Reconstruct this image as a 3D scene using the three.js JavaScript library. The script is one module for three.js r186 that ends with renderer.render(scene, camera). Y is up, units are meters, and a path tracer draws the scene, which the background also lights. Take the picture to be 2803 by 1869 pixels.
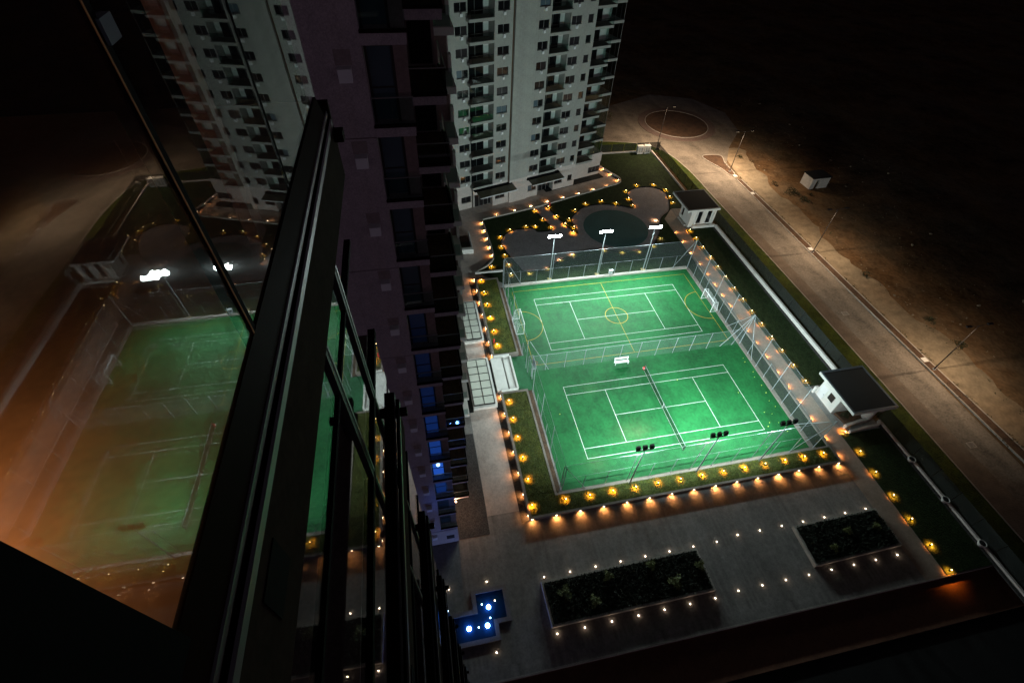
import * as THREE from 'three';
import { mergeGeometries } from 'three/addons/utils/BufferGeometryUtils.js';

// ---------------------------------------------------------------- camera, sky, moon, exposure
const scene = new THREE.Scene();
const camera = new THREE.PerspectiveCamera(69.53, 1024 / 682, 0.02, 6000);
camera.position.set(-28.902, 52.58, 50.262);
camera.quaternion.setFromRotationMatrix(new THREE.Matrix4().makeBasis(
  new THREE.Vector3(0.97923, 0.0396, 0.198848), new THREE.Vector3(0.119484, 0.679647, -0.723743), new THREE.Vector3(-0.163806, 0.73247, 0.660799)));
const renderer = new THREE.WebGLRenderer({ antialias: true });
renderer.toneMapping = THREE.LinearToneMapping;
renderer.toneMappingExposure = 1;
renderer.shadowMap.enabled = true;
renderer.setSize(1024, 682);
{ // night sky: a faint mauve town glow along the horizon all round, nearly black overhead
  const W = 128, H = 64, d = new Float32Array(W * H * 4);
  for (let j = 0; j < H; j++) for (let i = 0; i < W; i++) {
    const el = ((j + 0.5) / H - 0.5) * Math.PI, g = Math.exp(-Math.abs(el) / 0.1), k = (j * W + i) * 4;
    d[k] = 0.0005 + 0.44 * g; d[k + 1] = 0.0006 + 0.335 * g; d[k + 2] = 0.001 + 0.44 * g; d[k + 3] = 1;
  }
  const t = new THREE.DataTexture(d, W, H, THREE.RGBAFormat, THREE.FloatType);
  t.mapping = THREE.EquirectangularReflectionMapping; t.magFilter = t.minFilter = THREE.LinearFilter; t.needsUpdate = true;
  scene.background = t; scene.environment = t;
}
const moon = new THREE.DirectionalLight(0xcfd8ff, 0.003);
moon.position.set(60, 90, 70); moon.castShadow = true; scene.add(moon);
const FLOOD = 470, WARM = 1;          // candela of one floodlight head; factor on the small amber lamps
const COLD = new THREE.Color(0.8, 1, 0.98), AMBER = new THREE.Color(1, 0.3, 0.025), PEACH = new THREE.Color(1, 0.5, 0.22), SODIUM = new THREE.Color(1, 0.74, 0.49);

// ---------------------------------------------------------------- helpers
let seed = 7;
const rnd = () => { seed = (seed * 1664525 + 1013904223) >>> 0; return seed / 4294967296; };
const rr = (a, b) => a + (b - a) * rnd();
const V = (x, y, z) => new THREE.Vector3(x, y, z);
const used = {};
function numbered(n) { const k = used[n] = (used[n] ?? -1) + 1; return k ? n + '_' + String(k).padStart(3, '0') : n; }
function tag(o, label, category, group, kind) {
  if (label) o.userData.label = label;
  if (category) o.userData.category = category;
  if (group) o.userData.group = group;
  if (kind) o.userData.kind = kind;
  return o;
}
function thing(name, label, category, p = [0, 0, 0], turn = 0, group) {
  const o = new THREE.Group(); o.name = numbered(name); scene.add(o);
  o.position.set(...p); o.rotation.y = turn;
  return tag(o, label, category, group);
}
function copy(src, label, p, turn, group) {
  const o = src.clone(); o.name = numbered(src.name.replace(/_\d{3}$/, '')); scene.add(o);
  o.userData = { ...src.userData, label }; if (group) o.userData.group = group;
  o.position.set(...p); if (turn !== undefined) o.rotation.y = turn;
  return o;
}
function obj(name, geo, mat, parent = scene) {
  const g = Array.isArray(geo) ? (geo.length > 1 ? mergeGeometries(geo.map((x) => x.index ? x.toNonIndexed() : x)) : geo[0]) : geo;
  const m = new THREE.Mesh(g, mat); m.name = parent === scene ? numbered(name) : name; m.castShadow = m.receiveShadow = true; parent.add(m);
  return m;
}
const struct = (name, geo, mat) => tag(obj(name, geo, mat), null, null, null, 'structure');
// box by its two corners, uv in metres
function bx(x0, x1, y0, y1, z0, z1) {
  const g = new THREE.BoxGeometry(x1 - x0, y1 - y0, z1 - z0); g.translate((x0 + x1) / 2, (y0 + y1) / 2, (z0 + z1) / 2);
  const p = g.attributes.position, n = g.attributes.normal, u = g.attributes.uv;
  for (let i = 0; i < p.count; i++) {
    const a = Math.abs(n.getX(i)), b = Math.abs(n.getY(i));
    if (a > 0.5) u.setXY(i, p.getZ(i), p.getY(i)); else if (b > 0.5) u.setXY(i, p.getX(i), p.getZ(i)); else u.setXY(i, p.getX(i), p.getY(i));
  }
  return g;
}
function tube(a, b, r, n = 8, r2 = r) {
  const d = b.clone().sub(a), g = new THREE.CylinderGeometry(r2, r, d.length(), n);
  g.translate(0, d.length() / 2, 0); g.applyQuaternion(new THREE.Quaternion().setFromUnitVectors(V(0, 1, 0), d.normalize())); g.translate(a.x, a.y, a.z);
  return g;
}
const cyl = (x, y0, y1, z, r, n = 16, r2 = r) => tube(V(x, y0, z), V(x, y1, z), r, n, r2);
// flat ground sheet from [x,z] points, uv in metres
function sheet(pts, y, holes = []) {
  const s = new THREE.Shape(pts.map((p) => new THREE.Vector2(p[0], -p[1])));
  for (const h of holes) s.holes.push(new THREE.Path(h.map((p) => new THREE.Vector2(p[0], -p[1]))));
  const g = new THREE.ShapeGeometry(s, 12); g.rotateX(-Math.PI / 2); g.translate(0, y, 0); return g;
}
function slab(pts, y0, y1, holes = []) {
  const s = new THREE.Shape(pts.map((p) => new THREE.Vector2(p[0], -p[1])));
  for (const h of holes) s.holes.push(new THREE.Path(h.map((p) => new THREE.Vector2(p[0], -p[1]))));
  const g = new THREE.ExtrudeGeometry(s, { depth: y1 - y0, bevelEnabled: false, curveSegments: 12 }); g.rotateX(-Math.PI / 2); g.translate(0, y0, 0); return g;
}
const rect = (x0, x1, z0, z1) => [[x0, z0], [x1, z0], [x1, z1], [x0, z1]];
const ring = (x, z, r, n = 48) => Array.from({ length: n }, (_, i) => [x + r * Math.cos(i / n * 2 * Math.PI), z + r * Math.sin(i / n * 2 * Math.PI)]);
function smooth(pts, n = 90, closed = true) { return new THREE.CatmullRomCurve3(pts.map((p) => V(p[0], 0, p[1])), closed, 'centripetal').getPoints(n).slice(0, closed ? n : n + 1).map((p) => [p.x, p.z]); }
// a strip of width w along a polyline of [x,z]
function strip(pts, w, y0, y1, closed = false) {
  const c = pts.map((p) => V(p[0], 0, p[1])), n = c.length, L = [], R = [];
  for (let i = 0; i < n; i++) {
    const a = c[closed ? (i + n - 1) % n : Math.max(0, i - 1)], b = c[closed ? (i + 1) % n : Math.min(n - 1, i + 1)], t = b.clone().sub(a).normalize();
    L.push([c[i].x - t.z * w / 2, c[i].z + t.x * w / 2]); R.push([c[i].x + t.z * w / 2, c[i].z - t.x * w / 2]);
  }
  const area = (q) => Math.abs(q.reduce((t, p, i) => { const r = q[(i + 1) % q.length]; return t + p[0] * r[1] - r[0] * p[1]; }, 0));
  return closed ? (area(L) > area(R) ? slab(L, y0, y1, [R.slice().reverse()]) : slab(R, y0, y1, [L.slice().reverse()])) : slab([...L, ...R.reverse()], y0, y1);
}
const ORD = ['first', 'second', 'third', 'fourth', 'fifth', 'sixth', 'seventh', 'eighth', 'ninth', 'tenth', 'eleventh', 'twelfth', 'thirteenth', 'fourteenth', 'fifteenth', 'sixteenth', 'seventeenth', 'eighteenth', 'nineteenth', 'twentieth', 'twenty-first', 'twenty-second'];

// ---------------------------------------------------------------- textures and materials
function lattice(s0) { const a = new Float32Array(65536); let s = s0 * 7919 + 13; for (let i = 0; i < 65536; i++) { s = (s * 1664525 + 1013904223) >>> 0; a[i] = s / 4294967296; } return a; }
const LAT = lattice(3);
function vn(x, y, per) { // periodic value noise
  const xi = Math.floor(x), yi = Math.floor(y), fx = x - xi, fy = y - yi, sx = fx * fx * (3 - 2 * fx), sy = fy * fy * (3 - 2 * fy);
  const m = (v) => ((v % per) + per) % per, h = (i, j) => LAT[(m(i) * 157 + m(j) * 8731 + per * 31) & 65535];
  const a = h(xi, yi), b = h(xi + 1, yi), c = h(xi, yi + 1), d = h(xi + 1, yi + 1);
  return a + (b - a) * sx + (c - a) * sy + (a - b - c + d) * sx * sy;
}
const toS = (c) => 255 * (c <= 0.0031308 ? c * 12.92 : 1.055 * Math.pow(c, 1 / 2.4) - 0.055);
function tex(size, fn, srgb = true) {
  const d = new Uint8Array(size * size * 4);
  for (let j = 0; j < size; j++) for (let i = 0; i < size; i++) {
    const c = fn(i / size, j / size), k = (j * size + i) * 4;
    for (let q = 0; q < 3; q++) { const v = Math.min(1, Math.max(0, c[q])); d[k + q] = srgb ? toS(v) : 255 * v; }
    d[k + 3] = 255;
  }
  const t = new THREE.DataTexture(d, size, size); t.magFilter = THREE.LinearFilter; t.minFilter = THREE.LinearMipmapLinearFilter; t.wrapS = t.wrapT = THREE.RepeatWrapping;
  if (srgb) t.colorSpace = THREE.SRGBColorSpace; t.needsUpdate = true; return t;
}
const fb = (u, v, o) => { let s = 0; for (const [per, amp] of o) s += amp * (vn(u * per, v * per, per) - 0.5); return s; };
function surf(base, metres, oct, o = {}) {
  const t = tex(o.size ?? 512, (u, v) => { const k = 1 + fb(u, v, oct) + (o.extra ? o.extra(u, v) : 0), w = o.tint ? fb(u + 0.37, v + 0.11, o.tint) : 0; return [base[0] * k * (1 + w), base[1] * k, base[2] * k * (1 - w)]; });
  t.repeat.set(1 / metres, 1 / metres);
  const m = new THREE.MeshStandardMaterial({ map: t, roughness: o.rough ?? 0.9, metalness: 0 });
  if (o.bump) { const b = tex(256, (u, v) => { const k = 0.5 + fb(u, v, o.bumpOct ?? oct); return [k, k, k]; }, false); b.repeat.set(1 / metres, 1 / metres); m.bumpMap = b; m.bumpScale = o.bump; }
  if (o.spec !== undefined) { const p = new THREE.MeshPhysicalMaterial({ map: m.map, roughness: m.roughness, bumpMap: m.bumpMap, bumpScale: m.bumpScale, specularIntensity: o.spec }); return p; }
  return m;
}
const flat = (r, g, b, rough = 0.6, metal = 0) => new THREE.MeshStandardMaterial({ color: new THREE.Color().setRGB(r, g, b), roughness: rough, metalness: metal });
const glow = (c, k) => new THREE.MeshStandardMaterial({ color: 0x111111, emissive: c, emissiveIntensity: k, roughness: 0.4 });
const grain = [[6, 0.25], [24, 0.25], [90, 0.3], [200, 0.35]];
const M = {
  sand: surf([0.15, 0.1, 0.06], 40, [[3, 0.7], [9, 0.5], [31, 0.4], [120, 0.4]], { size: 1024, bump: 0.08, tint: [[5, 0.25], [17, 0.15]], spec: 0 }),
  soil: surf([0.085, 0.045, 0.024], 8, [[3, 0.5], [13, 0.5], [60, 0.6]], { bump: 0.06 }),
  road: surf([0.22, 0.185, 0.15], 12, [[3, 0.35], [11, 0.3], [60, 0.3]], { size: 1024, bump: 0.01, extra: (u, v) => { const r = Math.floor(v * 100), bu = (u * 60 + (r % 2) * 0.5) % 1, bv = (v * 100) % 1; return (bu < 0.1 || bv < 0.14 ? -0.4 : 0) + 0.35 * (vn(Math.floor(u * 60 + (r % 2) * 0.5) * 3.1, r * 1.7, 256) - 0.5) + 0.45 * (vn(u * 9, v * 1, 9) - 0.5); } }),
  pave: surf([0.19, 0.145, 0.11], 9, [[3, 0.3], [11, 0.3], [70, 0.3]], { size: 512, extra: (u, v) => ((u * 40) % 1 < 0.12 || (v * 40) % 1 < 0.12 ? -0.3 : 0) }),
  dirt: surf([0.24, 0.18, 0.115], 25, [[2, 0.5], [7, 0.4], [29, 0.4], [110, 0.3]], { size: 512, bump: 0.06, tint: [[4, 0.15]] }),
  plaza: surf([0.21, 0.198, 0.19], 14, [[2, 0.25], [9, 0.3], [40, 0.25], [120, 0.3]], { size: 1024, rough: 0.85, extra: (u, v) => 0.5 * (vn(u * 60, v * 4, 64) - 0.5) * vn(u * 5, v * 3, 5) }),
  walk: surf([0.3, 0.235, 0.19], 10, [[2, 0.25], [9, 0.25], [40, 0.2], [120, 0.25]], { size: 512, rough: 0.85 }),
  walkPale: surf([0.46, 0.4, 0.37], 10, [[2, 0.25], [9, 0.25], [40, 0.2], [120, 0.25]], { size: 512, rough: 0.85 }),
  court2: surf([0.2, 0.185, 0.2], 10, [[2, 0.2], [9, 0.2], [60, 0.3], [140, 0.4]], { size: 512 }),
  concrete: surf([0.42, 0.38, 0.34], 4, [[2, 0.25], [9, 0.25], [50, 0.25], [120, 0.2]], { bump: 0.004 }),
  kerbDark: surf([0.2, 0.17, 0.145], 4, [[2, 0.25], [9, 0.25], [50, 0.25], [120, 0.2]], { bump: 0.004 }),
  stucco: surf([0.36, 0.36, 0.335], 3, [[2, 0.12], [8, 0.12], [60, 0.2], [150, 0.35]], { size: 512, bump: 0.006, extra: (u, v) => 0.12 * (vn(u * 24, v * 1, 24) - 0.5) }),
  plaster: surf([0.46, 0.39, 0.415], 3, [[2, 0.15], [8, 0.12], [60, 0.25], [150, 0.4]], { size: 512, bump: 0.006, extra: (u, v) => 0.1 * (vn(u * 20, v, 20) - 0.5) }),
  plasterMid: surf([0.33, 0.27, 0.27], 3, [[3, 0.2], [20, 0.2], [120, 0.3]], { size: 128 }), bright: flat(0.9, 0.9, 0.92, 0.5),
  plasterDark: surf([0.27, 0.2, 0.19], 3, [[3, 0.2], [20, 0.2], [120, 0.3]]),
  board: surf([0.58, 0.52, 0.49], 4, [[2, 0.15], [20, 0.15], [90, 0.15]]),
  white: surf([0.72, 0.7, 0.67], 4, [[2, 0.12], [9, 0.12], [50, 0.1]], { rough: 0.7 }),
  grass: surf([0.075, 0.085, 0.018], 6, [[3, 0.4], [13, 0.5], [60, 0.9], [190, 0.9]], { size: 1024, bump: 0.05, bumpOct: [[60, 0.5], [120, 0.6]], tint: [[4, 0.25], [50, 0.25]], spec: 0.3 }),
  lawn: surf([0.02, 0.034, 0.012], 6, [[3, 0.3], [13, 0.4], [60, 0.9], [190, 0.9]], { size: 512, bump: 0.05, bumpOct: [[60, 0.5], [120, 0.6]], spec: 0.25 }),
  verge: surf([0.055, 0.075, 0.012], 6, [[3, 0.5], [13, 0.5], [60, 0.9], [190, 0.9]], { size: 512, bump: 0.05, tint: [[4, 0.3]], spec: 0.3 }),
  teal: surf([0.03, 0.085, 0.085], 6, [[3, 0.2], [60, 0.4], [150, 0.4]], { size: 256 }),
  gravel: surf([0.055, 0.05, 0.05], 3, [[20, 0.5], [60, 1.2], [120, 1]], { size: 512, bump: 0.03, bumpOct: [[60, 0.8]] }),
  roofBlack: surf([0.006, 0.007, 0.007], 5, [[3, 0.4], [40, 0.4]], { size: 256 }),
  steel: flat(0.55, 0.58, 0.62, 0.4, 0.6), galv: flat(0.32, 0.345, 0.37, 0.5, 0.2), alu: flat(0.16, 0.165, 0.17, 0.5, 0.7), dark: flat(0.016, 0.014, 0.014, 0.6), black: new THREE.MeshPhysicalMaterial({ color: new THREE.Color().setRGB(0.004, 0.004, 0.0045), roughness: 0.9, specularIntensity: 0.15 }),
  bronze: new THREE.MeshPhysicalMaterial({ color: new THREE.Color().setRGB(0.015, 0.0085, 0.0055), roughness: 0.6, specularIntensity: 0.04 }), railFace: surf([0.042, 0.035, 0.025], 2, [[3, 0.3], [20, 0.2], [90, 0.25]], { size: 256, rough: 0.9, spec: 0.02 }), frame: flat(0.05, 0.045, 0.045, 0.4, 0.4), frameLight: flat(0.3, 0.29, 0.28, 0.4, 0.4), white2: flat(0.78, 0.78, 0.8, 0.5),
  line: flat(0.48, 0.5, 0.48, 0.85), yellow: flat(0.42, 0.27, 0.02, 0.8), red: flat(0.55, 0.03, 0.025, 0.6), ball: flat(0.6, 0.75, 0.12, 0.8), linen2: surf([0.5, 0.36, 0.25], 1, grain, { size: 128 }), linen: surf([0.22, 0.14, 0.09], 1, grain, { size: 128 }), tile: surf([0.32, 0.2, 0.12], 2, [[3, 0.4], [20, 0.2], [90, 0.2]], { size: 256, rough: 0.4 }), wood: surf([0.2, 0.09, 0.035], 2, [[3, 0.3], [40, 0.3]], { size: 128 }),
  net: new THREE.MeshStandardMaterial({ color: new THREE.Color().setRGB(0.22, 0.26, 0.27), transparent: true, opacity: 0.1, roughness: 0.8 }),
  mesh: new THREE.MeshStandardMaterial({ color: new THREE.Color().setRGB(0.02, 0.026, 0.024), transparent: true, opacity: 0.55, roughness: 0.8 }),
  tennisNet: new THREE.MeshStandardMaterial({ color: new THREE.Color().setRGB(0.01, 0.012, 0.012), transparent: true, opacity: 0.6, roughness: 0.8 }),
  pane: new THREE.MeshPhysicalMaterial({ color: 0xffffff, transmission: 1, thickness: 0, roughness: 0.0, ior: 1.32, specularIntensity: 0.7 }),
  pane2: new THREE.MeshPhysicalMaterial({ color: 0xffffff, transmission: 1, thickness: 0, roughness: 0.0, ior: 1.3, specularIntensity: 0.25 }),
  film: new THREE.MeshPhysicalMaterial({ color: 0xffffff, transmission: 1, thickness: 0, roughness: 0.1, ior: 1.5, specularIntensity: 0.008 }),
  glass: new THREE.MeshPhysicalMaterial({ color: new THREE.Color().setRGB(0.75, 0.85, 0.83), transmission: 1, thickness: 0, roughness: 0.02, ior: 1.5 }),
  winGlass: new THREE.MeshPhysicalMaterial({ color: new THREE.Color().setRGB(0.008, 0.009, 0.011), roughness: 0.03, metalness: 0, ior: 1.9 }),
  curtained: new THREE.MeshPhysicalMaterial({ color: new THREE.Color().setRGB(0.09, 0.13, 0.16), roughness: 0.12, ior: 1.6 }),
  blind: new THREE.MeshPhysicalMaterial({ color: new THREE.Color().setRGB(0.03, 0.027, 0.03), roughness: 0.1, ior: 1.7 }),
  frosted: new THREE.MeshPhysicalMaterial({ color: new THREE.Color().setRGB(0.62, 0.63, 0.56), roughness: 0.35 }),
  canopyGlass: new THREE.MeshPhysicalMaterial({ color: new THREE.Color().setRGB(0.1, 0.09, 0.06), roughness: 0.2 }),
  water: new THREE.MeshPhysicalMaterial({ color: new THREE.Color().setRGB(0.008, 0.03, 0.055), roughness: 0.08, ior: 1.33 }),
  leaf: new THREE.MeshStandardMaterial({ color: new THREE.Color().setRGB(0.1, 0.12, 0.03), roughness: 0.7, side: THREE.DoubleSide }),
  dryLeaf: new THREE.MeshStandardMaterial({ color: new THREE.Color().setRGB(0.04, 0.04, 0.015), roughness: 0.9, side: THREE.DoubleSide }),
};
for (const k of ['tennisNet', 'net', 'mesh', 'leaf']) M[k].side = THREE.DoubleSide;
const bulbAmber = glow(new THREE.Color(1, 0.68, 0.3), 26), bulbWhite = glow(new THREE.Color(1, 0.82, 0.62), 9), bulbPeach = glow(new THREE.Color(1, 0.7, 0.45), 18), lampFace = glow(new THREE.Color(0.85, 0.97, 1), 90), bulbBlue = glow(new THREE.Color(0.16, 0.36, 1), 45);
// the artificial turf: one sheet, pile grain, seams, worn and brushed patches
const turfTex = tex(2048, (u, v) => {
  const x = -16 + u * 32, z = 26.7 - v * 35.7;
  let k = 1 + fb(u, v, [[5, 0.4], [13, 0.3], [41, 0.3], [150, 0.35]]) + 0.9 * (LAT[(Math.floor(u * 2048) * 911 + Math.floor(v * 2048) * 3571) & 65535] - 0.5) * 0.55 + 0.12 * (vn(u * 6, v * 140, 140) - 0.5);
  const worn = (cx, cz, rx, rz, a) => { const q = ((x - cx) / rx) ** 2 + ((z - cz) / rz) ** 2; return q < 1.6 ? a * Math.exp(-q * 2.2) * (0.3 + 0.9 * vn(u * 30, v * 30, 32) + 0.5 * vn(u * 110, v * 110, 128)) : 0; };
  const w = worn(-5, 20.5, 3.4, 2.2, 0.5) + worn(-11.2, 24, 2.2, 1.6, 0.35) + worn(-8.5, 13, 1.8, 1.4, 0.25) + worn(3, 23.6, 3, 1.4, 0.25) + worn(-2, 2, 5, 2.4, 0.2);
  return [0.0085 * k + 0.05 * w, 0.092 * k + 0.036 * w, 0.0255 * k + 0.022 * w];
});
const turfMat = new THREE.MeshPhysicalMaterial({ map: turfTex, roughness: 0.7, specularIntensity: 0.4 });

// ---------------------------------------------------------------- ground
struct('terrain', sheet(rect(-3000, 3000, -3000, 3000), -0.16, [rect(-40, 28, 43.1, 110)]), M.sand);
struct('plaza', sheet(rect(-60, 27.2, -51.2, 43.1), 0), M.plaza);
struct('side_path', sheet(rect(18.62, 21.25, -27, 43), 0.006), M.walk);
struct('west_path', sheet([[-24.9, -36], [-14, -40], [16, -48], [12.2, -46.2], [14.6, -38.4], [-16.4, -28.6], [-16.4, -17.5], [-20.2, -13.4], [-20.5, 28], [-25, 28]], 0.006), M.walkPale);
// road, median, dirt track, roundabout
const roadIn = smooth([[32.8, 90], [32.8, 40], [32.9, 13], [32.7, -10], [32.3, -30], [32, -42], [30.3, -50.5], [27.5, -54.2], [22, -56.5], [10, -58.2], [-40, -60]], 60, false);
struct('road', sheet([...roadIn, [-40, -74], [14, -74], [27, -78], [40, -84], [51, -80], [56, -70], [54, -59], [47, -51], [42.6, -44], [41.2, -36], [41.2, 90]], -0.06), M.road);
struct('sidewalk', sheet([[32.9, 90], [32.9, 13], [32.75, -10], [32.4, -30], [34.6, -30], [35, -10], [35.4, 13], [36, 26], [36.6, 38], [36.8, 90]], -0.052), M.pave);
struct('verge', sheet([[28.2, 90], [28.2, -50.8], [25, -52], [13, -52], [13, -57.6], ...roadIn.slice().reverse().filter((p) => p[0] > 12)], -0.03), M.verge);
struct('road_kerb', strip(roadIn, 0.18, -0.15, 0.02), M.concrete);
struct('dirt_track', sheet(smooth([[42.7, 90], [42.7, 20], [42.5, -10], [42.3, -36], [42.8, -42], [45, -50], [49, -50], [47.6, -38], [47, -20], [47.6, 0], [49, 20], [51, 50], [52, 90]], 260).map((p, i) => [p[0] + (p[0] > 45 ? 2.2 * (vn(p[1] * 0.16, 5, 256) - 0.5) + 1.1 * (vn(p[1] * 0.7, 9, 256) - 0.5) : 0), p[1]]), -0.075), M.dirt);
function median(name, pts) { struct(name, slab(pts, -0.14, 0.04), M.soil); struct('median_kerb', strip(pts, 0.16, -0.14, 0.075, true), M.concrete); }
median('median_soil', [[40.9, -36.4], [41.9, -36], [42.4, -10], [42.8, 16], [43.5, 34], [44.4, 90], [43, 90], [42, 34], [41.55, 16], [41.1, -10]]);
median('median_tip', smooth([[38.2, -47.4], [42.6, -47.1], [41.9, -43.5], [41.5, -38.4], [40.5, -38.3], [39.9, -41]], 40));
struct('roundabout_apron', slab(ring(39.4, -64.6, 9.7), -0.1, 0.04, [ring(39.4, -64.6, 7.9)]), surf([0.16, 0.11, 0.095], 3, [[20, 0.4], [60, 0.5]], { size: 256 }));
struct('roundabout_soil', slab(ring(39.4, -64.6, 7.9), -0.1, 0.08), M.soil);
struct('roundabout_kerb', slab(ring(39.4, -64.6, 8.0), 0.0, 0.14, [ring(39.4, -64.6, 7.84)]), M.concrete);
// south edge of the terrace: sunken strip with its shadow put into the brown, then a near-black yard
struct('terrace_step', slab(rect(-40, 28, 43.1, 47), -1.2, -0.6), surf([0.16, 0.07, 0.04], 4, grain, { size: 256 }));
struct('terrace_wall', bx(-40, 28, -1.2, 0.0, 42.95, 43.1), M.concrete);
struct('lower_yard', slab(rect(-40, 28, 47, 110), -1.2, -0.8), M.roofBlack);
struct('gravel_strip', slab([[-21.45, -11.2], [-20.62, -11.2], [-20.62, 29.4], [-21.45, 29.4]], -0.02, 0.018), M.gravel);
struct('gravel_bed', slab([[-28.4, 17.3], [-25.05, 17.3], [-25.05, 29.95], [-28.4, 29.95]], -0.05, 0.03), M.gravel);

// ---------------------------------------------------------------- garden north of the courts
const pavedLoop = smooth([[-12.6, -14.2], [-14.0, -18.6], [-14.2, -21.5], [-12.2, -24.2], [-9.6, -24.7], [-7.4, -24.5], [-7.0, -23.5], [-4.2, -23.8], [-5.0, -27.5], [-5.8, -31.2], [-3.8, -31.9], [-1.8, -26.5], [0.2, -21.6], [0.4, -23.4], [0.3, -26.2], [2.0, -28.6], [4.3, -30.3], [8.0, -30.8], [11.2, -29.9], [14.0, -28.8], [14.4, -31.8], [14.6, -34.2], [17.4, -35.9], [20.9, -35.7], [22.7, -33.6], [22.5, -31.2], [21.6, -28.6], [20.4, -26.4], [18.8, -25.2], [17.7, -24], [16.9, -22], [14.0, -17.4], [11.9, -15.7], [8.7, -15.1], [5, -15.9], [1.4, -16.6], [-2.5, -15.7], [-5.2, -14.5], [-7.6, -12.9], [-9.9, -12.3], [-12.0, -12.6]], 220);
struct('garden_paving', sheet(pavedLoop.map((p) => p), 0.012), M.court2);
const lawnOuter = [...smooth([[-16.4, -28.6], [-11, -29.9], [-5.4, -31.4], [2.5, -34], [10.2, -36.6], [14.6, -38.4], [15.0, -40], [13.6, -43], [12.2, -46.2]], 40, false), [12.6, -51.4], [26.6, -51.1], [27.1, -34], [27.1, -28], [23.5, -27.4], [21.4, -27.4], [18.5, -24], [18.4, -10.2], [-16, -10.2], [-19.9, -13.6], ...smooth([[-19.9, -13.6], [-17.8, -14.9], [-16.6, -16.4], [-16.2, -18], [-16.4, -28.6]], 16, false).slice(1, -1)];
tag(obj('lawn', slab(lawnOuter, -0.05, 0.09, [pavedLoop]), M.lawn), 'dark clipped lawn of the garden between the tower and the courts', 'lawn', null, 'stuff');
struct('lawn_edging', strip(pavedLoop, 0.09, 0.0, 0.13, true), M.black);
struct('lawn_kerb', strip(lawnOuter.slice(0, 40), 0.22, -0.05, 0.34), M.concrete);
struct('lawn_kerb_west', strip(smooth([[-20.2, -13.3], [-17.8, -14.9], [-16.6, -16.4], [-16.3, -18], [-16.5, -28.6]], 24, false), 0.22, -0.05, 0.34), M.concrete);
struct('garden_low_wall', bx(-20.2, -15.5, 0, 0.34, -13.3, -13.0), M.white);
struct('round_turf', slab(ring(8, -22.6, 6.1, 64), 0, 0.03), M.teal);
struct('east_lawn', slab(rect(21.3, 27.05, -20.2, 17.9), -0.05, 0.06), M.lawn);
struct('south_east_lawn', slab(rect(21.3, 27.4, 25.7, 43), -0.05, 0.06), M.lawn);

// ---------------------------------------------------------------- courts
struct('turf', sheet(rect(-16.05, 16, -9, 26.7), 0.03), turfMat).geometry.attributes.uv.array.forEach((_, i, a) => { a[i] = i % 2 ? (a[i] + 26.7) / 35.7 : (a[i] + 16) / 32; });
struct('turf_gate_strip', sheet(rect(-18.3, -16.05, 5.8, 12), 0.02), surf([0.015, 0.11, 0.04], 6, grain));
const LW = 0.058, LY = 0.034;
const hl = (x0, x1, z, w = LW, y = LY) => sheet(rect(x0, x1, z - w / 2, z + w / 2), y), vl = (z0, z1, x, w = LW, y = LY) => sheet(rect(x - w / 2, x + w / 2, z0, z1), y);
function courtLines(cx, cz, label) {
  const L = 11.885, D = 5.485, S = 4.115, s = 6.4, h = LW / 2;
  const o = thing('court_lines', label, 'court lines', [cx, 0, cz]);
  for (const z of [-D, D]) obj('sideline', hl(-L - h, L + h, z), M.line, o);
  for (const z of [-S, S]) obj('sideline', hl(-L + h, L - h, z), M.line, o);
  for (const x of [-L, L]) obj('baseline', [vl(-D + h, -S - h, x), vl(-S + h, S - h, x), vl(S + h, D - h, x)].concat([vl(-S - h, -S + h, x), vl(S - h, S + h, x)]), M.line, o);
  for (const x of [-s, s]) obj('service_line', [vl(-S + h, -h, x), vl(h, S - h, x), vl(-h, h, x)], M.line, o);
  obj('centre_line', hl(-s + h, s - h, 0), M.line, o);
}
courtLines(0, 0, 'white tennis lines on the far court, crossed by yellow football lines');
courtLines(-0.09, 17.72, 'white tennis lines on the near court, on both sides of the tennis net');
{
  const o = thing('football_lines', 'yellow football lines with centre circle and two goal arcs on the far court', 'court lines', [0, 0, 0]), y = 0.0375, w = 0.05;
  for (const z of [-7.75, 7.85]) obj('touchline', hl(-15, 15, z, w, y), M.yellow, o);
  for (const x of [-15, 15]) obj('goal_line', vl(-7.7, 7.8, x, w, y), M.yellow, o);
  obj('halfway_line', vl(-7.7, 7.8, 0, w, y + 0.0008), M.yellow, o);
  obj('centre_circle', sheet(ring(0, 0.1, 1.78, 64), y + 0.0016, [ring(0, 0.1, 1.71, 64)]), M.yellow, o);
  for (const s of [-1, 1]) {
    const a = (r) => Array.from({ length: 33 }, (_, i) => { const t = -Math.PI / 2 + i / 32 * Math.PI; return [s * (15 - r * Math.cos(t)), r * Math.sin(t)]; });
    obj('goal_arc', sheet([...a(3.15), ...a(3.08).reverse()], y + 0.0024), M.yellow, o);
  }
}
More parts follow.
